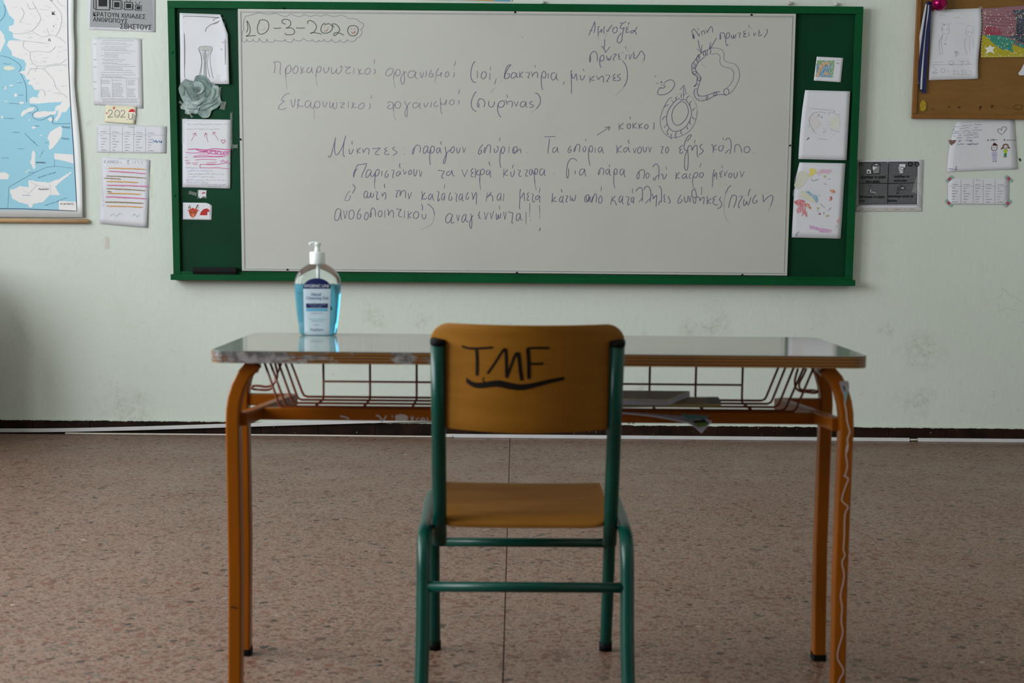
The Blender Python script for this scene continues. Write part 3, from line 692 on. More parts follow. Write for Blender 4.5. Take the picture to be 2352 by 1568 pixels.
marks('handwriting', [
 (Hh("""130,510 135,545 165,545 200,460 280,140 | 280,140 260,260 260,430 290,505 340,470 420,330 490,105 | 490,105 450,260 435,440 445,520 475,540 | 630,212 615,245 630,290 | 565,380 560,440 580,485 615,460 650,375 | 725,365 725,490 | 795,350 735,415 725,430 790,462 | 835,370 855,460 | 855,460 895,385 945,365 975,400 960,500
 | 1040,375 1120,370 1205,360 1150,410 1105,470 1130,502 1185,492 | 1355,345 1300,380 1305,405 1350,415 | 1350,415 1300,450 1310,490 1350,500 1395,480 | 1510,335 1460,370 1490,400 1550,440 1530,480 1465,510 | 1700,345 1712,355 | 1705,490 1710,495 | 1915,350 1880,420 1878,490 1905,440 1915,370 1950,310 1990,298 2035,330 2040,390 2025,455"""), 2.0, PUR),
 (I_("""320,270 275,260 240,310 240,375 265,380 300,330 320,270 | 320,270 305,340 320,370 350,360 | 365,320 365,375 400,370 425,310 410,265 375,270 350,330 345,430 345,500 352,575 | 545,182 530,205 540,235 | 515,290 465,310 460,365 485,375 515,320 | 520,285 525,350 545,375 | 605,265 620,370 625,430 605,530 580,555 578,520 605,440 640,370 690,320
 | 745,265 710,300 695,340 710,370 740,365 765,310 745,265 | 805,285 805,350 820,380 845,350 860,290 | 895,265 920,370 | 920,370 955,285 | 1240,230 1190,300 1165,370 1180,400 1215,370 1220,330 1195,340 | 1280,280 1260,340 1270,375 1290,320 1320,250 1355,240 1375,270 1360,380 | 1440,300 1435,350 1460,370 1500,310 1490,265 1475,275 | 1532,115 1525,182
 | 1555,300 1555,370 1580,385 1610,330 1600,275 1570,280 1540,340 1530,440 1530,550 1545,628 | 1690,265 1675,380 | 1800,265 1750,300 1745,360 1775,385 1815,330 1825,290 1800,265 | 1765,300 1770,370 1810,360 1870,310 1885,380 | 1988,375 1992,380"""), 2.1, PUR),
 (L_("""80,108 150,110 230,102 280,112 | 175,140 160,250 140,410 | 285,300 240,320 230,380 260,390 300,350 315,290 | 315,290 320,370 335,400 | 560,270 520,320 505,380 530,395 560,370 560,340 530,350 | 640,290 615,340 618,380 640,330 650,275 690,245 720,270 705,385 | 780,300 775,350 800,380 825,340 825,295 800,285 | 822,145 825,190
 | 890,320 900,380 940,370 950,310 920,270 890,300 875,380 880,500 898,628 | 1000,300 992,400 | 1095,290 1055,320 1055,375 1080,385 1115,330 1115,290 | 1115,290 1130,380 1150,408 | 1380,265 1390,330 1385,415 | 1475,265 1400,340 1420,375 1475,385 | 1570,300 1515,320 1510,375 1545,380 1585,310 | 1590,290 1605,370 1635,385 | 1605,160 1590,195 1612,232
 | 1680,315 1705,405 | 1705,405 1740,305 | 1795,290 1760,340 1765,395 1800,405 1830,350 1815,300 1795,290 | 1855,280 1865,360 1885,385 1910,360 1925,285 | 1960,285 1975,390 | 1975,390 2010,290 | 2165,285 2225,285 | 2225,285 2195,350 2185,395 2220,405 | 2290,290 2265,340 2270,395 2300,390 2320,330 2295,290"""), 2.1, PUR),
 (M_("""635,265 580,310 570,340 610,345 | 610,345 580,375 580,420 610,420 645,385 | 710,200 770,130 795,85 770,75 720,120 680,200 660,290 665,345 700,370 740,360 | 725,375 735,460 735,600 725,700 700,738 670,700 665,600 680,460 715,370 735,300 765,275 800,300 805,375 | 805,375 840,300 875,270 900,290 900,400 905,460 925,495 | 862,165 852,240 | 1000,245 955,285 960,320 1015,370 990,410 935,450
 | 1160,265 1195,270 1200,330 1200,410 | 1260,255 1205,330 1215,355 1260,345 | 1350,280 1310,300 1305,360 1345,380 1385,330 1390,280 1360,270 | 1388,125 1385,180 | 1425,185 1460,145 1500,145 1530,200 1535,300 1510,435 | 1425,430 1470,370 1505,350 | 1605,300 1600,350 1602,400 | 1605,300 1630,260 1670,260 1710,310 1735,410 | 1840,295 1785,320 1780,380 1810,410 1865,395 1885,340 1860,300 1835,295 | 1955,420 1960,425"""), 2.1, PUR),
], YS, wbo)
marks('handwriting', [
 (Hh("""655,975 650,900 690,800 740,715 820,700 925,680 | 925,680 900,760 840,890 820,950 830,975 | 655,960 690,830 735,800 | 1020,830 960,810 920,860 905,950 935,970 985,910 1025,840 | 1025,840 1005,900 1020,945 1060,940 1100,870 | 1100,870 1110,940 1150,930 1185,860 1170,805 1125,825 1100,880 1095,980 1090,1085 | 1250,835 1235,880 1240,940 | 1350,825 1310,900 1310,965 1345,965 1375,910 1350,900
 | 1430,815 1490,820 | 1490,820 1475,900 1465,940 1480,990 | 1615,675 1605,730 1620,780 | 1600,840 1545,880 1545,935 1580,935 1615,880 1625,840 | 1625,840 1620,890 1640,915 | 1680,800 1710,910 | 1710,910 1750,840 | 1830,810 1795,860 1800,905 1840,905 1860,850 1830,810 | 1910,795 1905,880 1915,940 1945,920 1970,810 | 2015,810 2040,960 | 2040,960 2075,845"""), 2.1, PUR),
 (J_("790,0 785,150 797,225"), 1.8, PUR2),
 (I_("""480,668 540,675 595,685 | 595,685 555,750 550,795 585,800 | 690,685 640,700 630,745 660,755 700,720 720,665 | 720,665 730,740 765,772 | 885,655 930,778 | 930,778 985,655 | 1080,630 1045,670 1050,700 1080,705 | 1080,705 1045,740 1050,775 1080,780 | 1115,635 1120,720 1108,795 | 1175,655 1130,710 1150,745 1185,745 | 1200,690 1205,735 1240,740 1270,690 1255,650 1215,660 1195,720 1188,880
 | 1355,520 1348,550 1370,592 | 1345,665 1300,690 1305,740 1340,735 1365,670 | 1365,670 1365,740 1378,795 | 1600,640 1590,790 | 1665,650 1605,725 1600,735 1665,760 | 1768,575 1745,600 1748,635 | 1715,690 1715,740 1735,778 1765,740 1775,665 | 1820,660 1880,670 | 1880,670 1850,730 1855,765 1895,770 | 1945,660 2000,665 | 2000,665 1965,740 1975,770 2005,760
 | 2065,650 2030,670 2030,735 2060,740 2080,660 2090,720 2120,730 | 2120,690 2130,740 2165,710 2160,645 2130,645 2110,720 2115,880 | 2260,640 2210,660 2205,730 2235,755 2270,700 2285,650 | 2285,680 2280,730 2300,765"""), 2.1, PUR),
 (K_("1105,0 1115,110 1130,205 | 2100,0 2110,120 2135,210"), 1.8, PUR2),
 (L_("""252,770 258,780 | 670,545 620,505 560,505 510,570 485,680 480,800 495,855 515,800 515,680 | 630,715 635,740 628,785 | 790,690 730,700 715,780 745,800 790,740 800,690 | 805,690 815,770 830,825 | 1060,720 1050,770 1060,790 1080,740 1075,700 1110,670 1145,690 1150,720 1140,800 | 1240,690 1195,710 1190,770 1220,780 1245,720 1255,690 | 1255,690 1255,770 1268,815 | 1255,605 1250,655
 | 1345,740 1350,790 1385,770 1385,700 1350,690 1330,750 1330,850 1330,940 1345,1019 | 1500,690 1450,710 1445,780 1475,795 1510,730 1520,695 | 1520,695 1515,780 1535,840 | 1780,740 1750,800 1750,860 1775,865 1790,800 1785,740 1830,700 1870,710 1885,750 1865,865 | 1945,760 1910,790 1915,850 1945,850 1970,800 1945,760 | 2030,660 2060,615 2100,600 2140,650 2145,760 2135,880
 | 2135,800 2090,830 2070,890 2045,880 2045,840 | 2180,800 2195,780 2215,800 2220,860 2245,865 2285,780 | 2265,645 2285,705"""), 2.1, PUR),
 (M_("""515,775 510,850 505,910 | 575,770 520,840 520,870 585,885 | 690,800 640,820 625,875 660,890 700,830 | 705,800 700,870 735,890 | 775,790 755,860 770,890 785,885 | 840,850 860,880 900,850 910,790 880,775 845,810 820,880 815,960 830,1054 | 1000,780 955,800 950,860 985,870 1020,820 1000,780 | 975,600 950,685 | 1225,720 1200,800 1195,900 1180,1054 | 1220,810 1225,860 1245,790 1265,800 1265,910
 | 1380,745 1330,780 1320,800 1360,810 | 1360,810 1335,830 1335,865 1365,862 | 1360,645 1372,700 | 1410,770 1415,850 | 1415,850 1465,745 | 1530,790 1490,820 1495,870 1530,865 1550,810 1530,790 | 1590,780 1590,860 1610,885 1640,850 1655,770 | 1700,740 1730,865 | 1730,865 1780,755"""), 2.1, PUR),
 (O_("735,0 750,80 770,120 790,90 | 1105,0 1100,90"), 1.8, PUR2), (N_("1300,0 1305,70 1325,100"), 1.8, PUR2),
], YS, wbo)
marks('handwriting', [
 (J_("235,275 180,330 130,420 120,480 150,500 205,480 240,420 235,385 210,395"), 1.9, PUR2),
 (J_("""290,130 335,170 345,220 290,335 | 625,300 590,280 550,340 550,420 590,430 620,370 635,305 | 635,305 620,380 635,430 670,420 695,350 | 695,350 705,310 700,390 725,425 760,390 760,330 | 805,295 860,300 | 860,300 835,380 835,460 860,475 875,440 | 945,325 960,405 | 960,405 1000,325 1035,330 1040,400 1022,470 | 1010,120 1003,160 1025,210
 | 1255,268 1325,268 | 1325,268 1285,350 1275,415 1300,410 | 1345,250 1365,300 1355,395 | 1355,395 1400,290 1450,270 1485,310 1480,435 | 1545,320 1560,460 | 1560,460 1625,300 | 1845,285 1860,380 1845,490 | 1925,310 1870,400 1860,430 1900,465 1975,430 | 2060,340 2010,380 2005,460 2035,470 2075,400 2085,345 | 2085,345 2095,440 2125,495 | 2185,290 2240,295 | 2240,295 2215,400 2210,490 2225,505 2255,450"""), 2.2, PUR),
 (K_("""480,265 435,280 425,370 455,380 480,300 | 480,265 480,395 | 480,105 475,180 | 585,240 560,320 560,385 590,390 615,350 595,330 | 660,255 705,280 | 705,280 690,350 690,405 705,410 | 790,270 750,300 740,370 770,380 800,310 | 800,270 800,380 825,405 | 905,240 870,310 865,365 895,370 915,340 900,325 | 965,250 985,310 990,380 | 990,380 1030,270 1055,270 1048,470
 | 1250,245 1225,410 | 1325,240 1255,325 1240,340 | 1240,340 1310,290 1345,335 1342,410 | 1475,260 1430,310 1430,380 1460,385 1490,320 1495,265 | 1495,265 1490,400 | 1550,265 1535,405 | 1850,185 1835,240 1835,350 1828,520 1845,548 | 1840,345 1870,330 1900,255 1915,300 1920,405 | 2000,250 1965,285 1995,315 | 1995,315 1970,350 1970,395 2005,380 | 2030,270 2080,280 | 2080,280 2060,370 2075,420 2105,400
 | 2170,300 2120,330 2120,375 2155,370 2185,300 | 2195,310 2190,390 2200,430 | 2200,160 2185,260"""), 2.1, PUR),
 (N_("""155,190 150,280 142,370 | 215,255 160,320 165,335 245,345 | 325,240 285,290 290,345 320,350 345,290 350,240 | 350,240 340,330 355,378 | 325,115 320,140 330,175 | 395,235 440,240 | 440,240 410,310 405,350 435,345 | 490,230 485,300 505,325 525,280 525,320 560,330 590,220 | 800,220 760,260 755,340 800,350 830,270 825,220 800,225 | 780,250 790,330 820,340 850,250 850,355
 | 905,250 880,340 885,360 910,280 940,205 970,220 975,290 962,365 | 1040,245 1015,300 1020,370 1055,375 1080,310 1060,245 1040,245 | 1062,65 1055,155 | 1262,250 1240,405 | 1325,240 1265,320 1300,330 1330,370 1345,420 | 1440,235 1400,270 1395,350 1425,350 1455,280 | 1465,240 1455,330 1468,400 | 1515,250 1580,260 | 1580,260 1560,340 1555,405 1575,405 1590,380
 | 1655,260 1620,290 1620,350 1650,350 1670,270 | 1675,265 1660,330 1668,385 | 1640,105 1643,185 | 1705,155 1750,100 1790,85 1825,120 1830,220 1825,345 | 1765,355 1820,280 | 1855,130 1880,80 1930,65 1970,110 1985,200 1970,355 | 1880,385 1965,290 | 2005,200 2030,250 2025,300 | 2025,300 2070,250 2095,240 2080,440 | 2130,60 2165,80 2185,180 2180,370 | 2130,410 2145,350 2180,335"""), 2.2, PUR),
 (O_("""220,215 200,260 215,290 205,340 235,360 | 295,240 285,270 320,340 285,385 | 520,220 480,290 458,350 475,378 520,360 540,320 510,310 | 580,250 590,340 610,365 640,330 650,240 | 665,240 685,360 | 685,360 710,240 | 765,120 725,150 725,230 755,270 800,265 800,180 770,110 | 745,280 750,350 770,378 795,350 800,280 820,260 860,270 870,335 | 870,335 900,290 940,265 950,290 940,400 | 905,70 900,220
 | 1008,240 1010,320 1003,405 | 1085,285 1020,340 1030,365 1085,378 | 1180,240 1125,275 1115,300 1150,310 | 1150,310 1115,345 1130,390 1175,412 1205,400 | 1265,260 1235,300 1240,320 1280,380 1270,430 1235,465 1195,475 | 1455,45 1400,90 1350,200 | 1450,290 1430,340 1405,465 | 1440,310 1470,240 1510,225 1550,250 1545,330 1500,465 | 1600,245 1670,245 | 1670,245 1610,350 1590,430 1600,460 1620,455
 | 1700,300 1685,350 1690,420 1720,400 1745,340 1750,390 1780,400 1825,260 | 1810,110 1785,170 1770,250 | 1920,215 1870,290 1855,350 1875,378 1920,365 1935,330 1910,325 | 2045,210 2050,290 2055,355 | 2055,355 2110,290 2180,235 2220,240 2230,300 2190,430"""), 2.2, PUR),
 (O_("1350,200 1325,330 1320,480 1340,620 1400,725 | 2190,430 2145,530"), 1.2, FAINT),
], YS, wbo)
marks('handwriting', [
 (strokes("175,800 140,800 120,860 125,905 155,900 175,840 180,800 | 180,800 180,870 190,905", 740, 290, 4.2), 2.1, PUR),
 (J_("""85,715 120,905 | 120,905 170,710 | 260,705 215,760 210,880 250,910 305,880 325,790 310,720 270,710 | 470,670 410,770 395,870 420,910 460,890 480,830 450,800 425,810 | 600,765 570,810 560,900 590,930 635,890 645,810 620,760 590,760 | 705,740 685,820 690,870 712,820 705,745 | 700,740 720,680 755,660 795,710 810,860 | 910,720 870,770 880,850 920,855 955,800 940,730 905,720 | 1018,710 1015,880
 | 1080,685 1100,760 1095,835 | 1095,835 1140,740 1185,715 1210,770 1205,880 | 1280,670 1310,690 1390,690 | 1390,690 1340,760 1325,830 1365,860 1410,850 | 1462,715 1458,895 | 1545,735 1540,920 | 1625,750 1560,820 1550,845 1615,885 | 1730,740 1680,770 1660,850 1690,895 1740,890 1780,830 1765,760 1725,740 | 1855,795 1860,870 1890,903 1930,890 1945,795 | 1840,575 1865,640 1862,718 | 1975,565 2050,620 2110,700 2135,820"""), 2.1, PUR),
 (J_("2135,820 2110,950 2030,1050 1800,1160"), 1.1, FAINT),
 (K_("""620,650 560,630 505,690 500,770 540,800 590,740 625,650 | 625,650 600,740 605,800 655,785 | 695,650 720,765 | 720,765 745,650 | 850,640 805,680 790,770 820,780 860,700 865,640 | 865,640 860,740 880,775 910,770 | 950,630 965,720 970,820 960,895 935,870 930,800 960,710 1000,655 | 1110,590 1100,635 1080,660 1110,675 1095,710 1140,718 | 1195,600 1215,740 | 1215,740 1265,600
 | 1300,610 1320,725 | 1320,725 1365,580 | 1410,620 1415,730 1435,720 1450,650 1455,700 1480,710 1490,620 | 1458,488 1475,560 | 1540,595 1565,740 | 1565,740 1590,600 | 1625,585 1665,610 1710,615 | 1710,615 1700,700 1690,790 1715,798 | 1835,625 1780,650 1770,740 1800,755 1835,690 1835,630 | 1840,630 1850,730 1885,750 | 1945,605 1945,815 | 2015,440 2010,600 | 2030,745 2032,750 | 2185,480 2190,600 | 2195,880 2200,920 2170,935"""), 2.2, PUR),
 (K_("2010,600 2008,700 | 2190,600 2188,720"), 1.3, PUR2),
], YS, wbo)
# ------------------------------------------------------------------ sheets on the green board
YG = D-.03
s = sheet('vase_drawing', ((413, 30), (523, 34), (528, 194), (415, 191)), YG, M['paper'], 'pencil drawing of a tall vase on curling white paper, above the rose cutout', 'drawing', .004,
          curl=lambda u, v: .004+.012*max(0, u-.75)*4*(0.3+v*.7)+.002*math.sin(9*v), warp=lambda u, v: (-16*max(0, u-.78)/.22*max(0, .28-v)/.28, 0), n=14, k=14)
V1 = lambda t: strokes(t, 380, 0, 4.75)
marks('pencil_drawing', [
 (V1("203,178 430,185 600,195 650,205 | 203,178 208,400 212,850 | 650,240 655,500 662,900"), 1.3, ink(90, 90, 96), 0),
 (V1("440,350 450,310 500,270 560,245 600,225 | 520,230 545,205 610,192"), 1.5, ink(130, 125, 125)),
 ('fill', V1("520,265 560,240 605,225 570,255 530,268")[0], ink(140, 132, 132)),
 (V1("360,535 380,510 440,503 500,510 515,530 480,550 420,553 375,545 360,535 | 360,540 385,600 395,680 385,760 370,820 | 372,550 395,610 400,690 392,780 385,830 | 515,540 492,600 490,680 505,780 525,860 | 502,550 470,610 458,690 470,780 490,850 | 420,555 425,700 420,840 | 445,555 445,700 450,840 | 400,555 420,650 | 475,550 445,640"), 1.0, ink(132, 136, 138)),
 ('fill', V1("428,556 444,556 446,840 430,830")[0], ink(160, 164, 164)),
 ('fill', V1("365,535 385,513 440,506 495,512 508,530 470,547 420,550")[0], ink(176, 182, 178)),
 (V1("620,470 640,462 670,468 | 600,540 615,535 625,545"), 1.6, ink(160, 160, 165)),
], 0, s, pos=on(s))
# rose cutout: layered petals
def rose():
    t = lambda q: strokes(q, 380, 0, 4.75)[0]
    petals = [  # outline, shade, layer
     ("310,890 325,835 380,818 430,828 470,850 490,880 530,905 545,930 575,935 585,975 575,1010 600,1060 608,1100 590,1150 560,1180 505,1205 490,1250 470,1280 410,1288 370,1260 355,1240 330,1245 290,1235 240,1250 210,1235 215,1200 170,1185 160,1160 200,1125 170,1060 150,1010 140,965 165,910 215,857 260,880", (122, 142, 140), 0),
     ("215,860 260,880 310,890 300,940 250,945 220,960 240,1010 290,1100 200,1100 165,1040 145,970 170,910", (140, 158, 154), 1),
     ("205,1105 290,1105 330,1100 300,1140 330,1170 380,1160 355,1225 290,1235 245,1245 215,1200 165,1180", (164, 180, 178), 1),
     ("355,1240 370,1180 420,1140 500,1120 560,1060 605,1090 590,1150 505,1200 480,1270 410,1285", (146, 166, 162), 1),
     ("440,1060 480,1040 500,960 530,930 578,940 580,1000 560,1080 500,1115 440,1110", (156, 176, 172), 2),
     ("312,885 330,830 390,818 450,840 485,890 500,960 480,1010 445,1060 430,1000 420,930 380,890 340,880", (118, 140, 138), 2),
     ("222,955 280,940 300,990 340,1010 360,1060 330,1100 290,1100 250,1030", (128, 148, 146), 2),
     ("300,1010 330,1040 400,1020 430,1030 430,1070 380,1080 330,1110 300,1080", (112, 134, 132), 3),
     ("305,920 330,880 380,885 415,930 425,970 400,1010 350,1030 310,1000", (160, 178, 176), 3),
     ("300,1140 330,1100 400,1065 438,1060 430,1100 370,1140 330,1160", (172, 188, 184), 3),
     ("300,970 325,950 375,955 370,990 330,1010 305,995", (136, 154, 150), 4),
     ("322,985 327,968 343,963 352,980 345,996 328,996", (92, 108, 106), 5)]
    root = plate('rose_cutout', t(petals[0][0]), YG, .002, ink(*petals[0][1]), None, .007)
    tag(root, 'grey-green paper rose cut out and taped over the vase drawing', 'paper flower')
    for q, c, l in petals[1:]:
        pts = cr2(t(q)+[t(q)[0]], 3)[:-1]
        plate('petal', pts, YG, .0011, plain('petal_wash', (c[0]+8, c[1]+8, c[2]+8), .8, .28, 40), root, .009+.0011*(l-1))
    marks('petal_shading', [(strokes("312,885 340,880 380,890 420,930 430,1000 445,1060 440,1110 | 222,955 240,1010 290,1100 | 430,1070 370,1140 300,1140 | 355,1240 370,1180 420,1140 500,1120 560,1060 | 300,920 305,970 310,1000 350,1030 400,1010 425,970 | 485,890 500,960 480,1040 440,1060 | 215,860 260,880 310,890 | 305,995 300,970 325,950 375,955 370,990 330,1010 | 318,1000 312,978 330,962 358,966 360,985 345,1003 325,1000 | 330,990 328,976 340,970 348,980 342,990", 380, 0, 4.75), 1.1, ink(92, 108, 106)),
        (strokes("170,930 200,960 190,1040 | 520,960 540,1000 510,1080 | 380,1200 450,1180 550,1120 | 240,1180 300,1190 340,1180 | 350,850 420,860 460,920", 380, 0, 4.75), 2.2, ink(112, 132, 128))], YG-.0145, root, off=.0006)
    tapes([(499, 178, 12, 16, .2), (503, 210, 8, 22, .1), (420, 240, 24, 5, .7), (436, 262, 20, 5, .9), (512, 242, 12, 20, .2)], YG, root, .0145)
rose()
s = sheet('handwritten_sheet', ((419, 273), (530, 275), (529, 433), (419, 430)), YG, M['paper'], 'white sheet with pink arrows and crossed-out pink lines, below the paper rose', 'sheet', .005, curl=lambda u, v: .002*u)
V2 = lambda t: strokes(t, 380, 260, 3.919)
PK = ink(190, 70, 140); PK2 = ink(206, 110, 170); PEN = ink(150, 150, 176)
g = [(V2("232,250 270,178 | 245,190 270,178 277,205 | 383,260 362,178 | 352,212 360,178 380,195 | 478,243 432,172 | 428,195 432,170 458,180 | 520,272 502,250 510,238 522,246 535,238 540,252 520,272"), 1.5, ink(178, 70, 108)),
     (V2("200,325 280,322 360,330 440,320 590,330 | 270,320 330,345 420,335 520,348 585,345 | 340,355 370,335 390,362 430,335 460,362 485,340 510,370 540,345 570,372"), 2.6, PK),
     (V2("180,352 260,358 340,350 480,368 570,362 | 250,388 330,380 450,388 560,380 | 270,420 350,414 460,418 | 495,425 510,440 520,420 540,440 560,425 | 320,335 560,350 | 300,365 550,372"), 2.2, PK2),
     (V2("250,395 330,392 540,392 | 240,450 295,445 | 250,460 290,462 | 370,445 460,440 | 370,458 450,455 | 175,390 195,400 | 175,425 215,425 | 180,440 225,445 | 185,455 225,452 | 310,490 312,462 330,460 450,462 560,445 585,460 | 310,490 400,492 470,490 580,502"), 1.8, PK)]
for i, (a, b, yy) in enumerate([(200, 575, 98), (190, 500, 142), (180, 340, 490), (200, 430, 517), (205, 540, 545), (205, 440, 570), (185, 540, 600), (190, 390, 620), (320, 540, 640), (380, 495, 658)]):
    g.append(([[(380+x/3.919, 260+y/3.919) for x, y in q] for q in scrib(a, yy, b, yy+2, 5, 9, .2, i)], .9, PEN))
marks('handwriting', g, 0, s, pos=on(s))
tapes([(420, 300, 5, 60, 0), (531, 300, 5, 90, 0), (540, 336, 12, 9, 0), (425, 277, 14, 6, -1.0)], YG, s, .008)
s = plate('sticker_scrap', [(456, 436), (474, 437), (473, 452), (466, 451), (460, 456), (455, 450)], YG, .0006, M['paper'], None, .001)
tag(s, 'small torn white scrap under tape, between handwritten sheet and reindeer card', 'paper scrap')
marks('red_mark', [(V2("330,725 345,712 358,722"), 2.5, ink(190, 70, 80))], YG-.0016, s)
tapes([(464, 446, 22, 20, 0), (443, 444, 20, 8, .3)], YG, s, .002)
s = sheet('reindeer_card', ((420, 465), (487, 466), (486, 505), (420, 504)), YG, M['paper'], 'small card with a red reindeer head and a santa hat', 'card', .002,
          warp=lambda u, v: (0, 7*max(0, u-.85)/.15*max(0, .3-v)/.3*.9))
marks('print', [
 ('fill', V2("208,870 225,858 250,862 272,856 292,868 285,895 268,925 245,942 222,925 212,895")[0], ink(176, 74, 52)),
 ('fill', V2("222,865 245,850 265,862 250,878 238,870")[0], ink(196, 50, 44)),
 ('fill', V2("235,905 262,905 258,935 246,942 236,930")[0], ink(196, 120, 84)),
 (V2("218,888 236,892 | 252,892 268,890"), 1.6, ink(50, 20, 18)),
 (V2("215,860 205,840 | 213,850 220,825 | 222,858 228,838 | 275,858 285,835 300,828 | 285,850 300,850 | 282,840 290,820"), 1.8, ink(104, 96, 70)),
 (V2("205,880 198,868 | 292,880 300,868"), 1.6, ink(176, 74, 52)),
 ('fill', V2("308,918 320,885 345,862 375,856 392,868 398,885 378,886 374,918")[0], ink(176, 44, 40)),
 (V2("310,921 372,924"), 2.4, ink(236, 232, 228)), (V2("390,890 400,905 395,915 | 402,885 406,900"), 1.2, ink(160, 170, 190))], YG-.002, s)
# eraser on the ledge
er = empty('board_eraser', (W(494, 622, D-.055).x, D-.055, zb), 'black whiteboard eraser lying on the green ledge, at its left end', 'eraser')
a = W(443, 622, D-.055).x; b = W(545, 622, D-.055).x
box('body', a, b, D-.074, D-.034, zb+.008, zb+.030, M['black'], er, .004)
box('felt_pad', a+.004, b-.004, D-.072, D-.036, zb+.0005, zb+.009, M['rubber'], er, .001)
# right side of the green board
s = sheet('coloured_map_card', ((1876, 130), (1937, 133), (1931, 189), (1869, 185)), YG, M['paper'], 'small white card with a blue, green and orange crayon map', 'card', .003, curl=lambda u, v: .001*v)
V3 = lambda t: strokes(t, 1790, 0, 4.355)
marks('crayon_drawing', [
 ('fill', V3("380,602 550,605 535,775 360,768")[0], crayon(96, 146, 168), .9),
 ('fill', V3("380,602 550,605 545,650 470,625 420,630 400,655 378,640")[0], crayon(116, 158, 96), .9),
 ('fill', V3("550,605 535,775 515,770 505,700 525,650")[0], crayon(122, 160, 104), .9),
 ('fill', V3("400,655 430,628 515,628 500,645 450,655 420,690 400,735 395,765 362,765 365,735 385,720")[0], crayon(206, 150, 84), .9),
 ('fill', V3("440,740 470,722 500,728 495,745 460,752")[0], crayon(204, 150, 90), .9),
 ([[(1873+random.uniform(0, 40), 140+random.uniform(0, 34)), (1873+random.uniform(0, 40), 140+random.uniform(0, 34))] for _ in range(0)], 1, PUR),
 (V3("460,660 470,655 | 480,690 490,685 | 455,700 462,694 | 500,670 508,662 | 440,715 452,708 | 375,680 385,700 | 372,640 380,665"), 1.6, ink(60, 96, 130)),
 (V3("570,635 580,625 590,640 600,632 | 575,600 605,602"), 1.2, ink(150, 155, 170))], 0, s, pos=on(s))
s = sheet('outline_map_sheet', ((1848, 207), (1952, 210), (1944, 368), (1834, 365)), YG, M['paper'], 'white sheet with a pale pencil map of Greece, on the green board', 'sheet', .004,
          curl=lambda u, v: .010*max(0, u-.6)+.004*(1-v), warp=lambda u, v: (-2*math.sin(v*3)*(1-u)+ (2-8*v if v < .25 else 0)*(1-u)*.4, 0))
marks('map_drawing', [
 ('fill', V3("310,1180 330,1150 400,1130 370,1180 410,1230 395,1260 340,1310 315,1260 300,1210")[0], crayon(212, 204, 206), 1.6),
 ('fill', V3("500,1190 540,1170 590,1150 605,1200 600,1310 560,1300 520,1270")[0], crayon(208, 210, 200), 1.6),
 ('fill', V3("520,1190 545,1175 560,1190 535,1220 525,1260 515,1230")[0], crayon(204, 206, 168), 1.4),
 (V3("305,1085 430,1095 545,1105 545,1130 600,1150 | 300,1180 320,1150 345,1130 400,1120 470,1130 | 380,1160 400,1145 395,1170 | 290,1250 300,1275 | 300,1180 300,1230 330,1290 350,1320 370,1330 | 495,1150 500,1120 540,1130 | 480,1215 495,1225 | 485,1250 500,1245 | 440,1310 470,1305 | 430,1325 465,1318 | 510,1300 530,1310 | 535,1345 550,1350 | 385,1385 430,1390 480,1395 | 515,1380 520,1370 | 505,1280 560,1310 600,1320 | 440,1280 455,1290"), .9, ink(164, 166, 172)),
 (V3("275,1400 290,1380 300,1385 | 420,1165 425,1180"), 2.2, ink(110, 114, 122))], 0, s, pos=on(s))
s = sheet('coloured_shapes_sheet', ((1836, 373), (1942, 375), (1931, 548), (1818, 545)), YG, M['paper'], 'white sheet with pink, yellow, blue and red coloured patches, lowest on the green board', 'sheet', .003,
          curl=lambda u, v: .003*(1-u), warp=lambda u, v: (-10*(1-u)*math.sin(min(v, .5)/.5*math.pi/2)*(1-v)*.9 , 0))
V4 = lambda t: strokes(t, 1790, 330, 4.48)
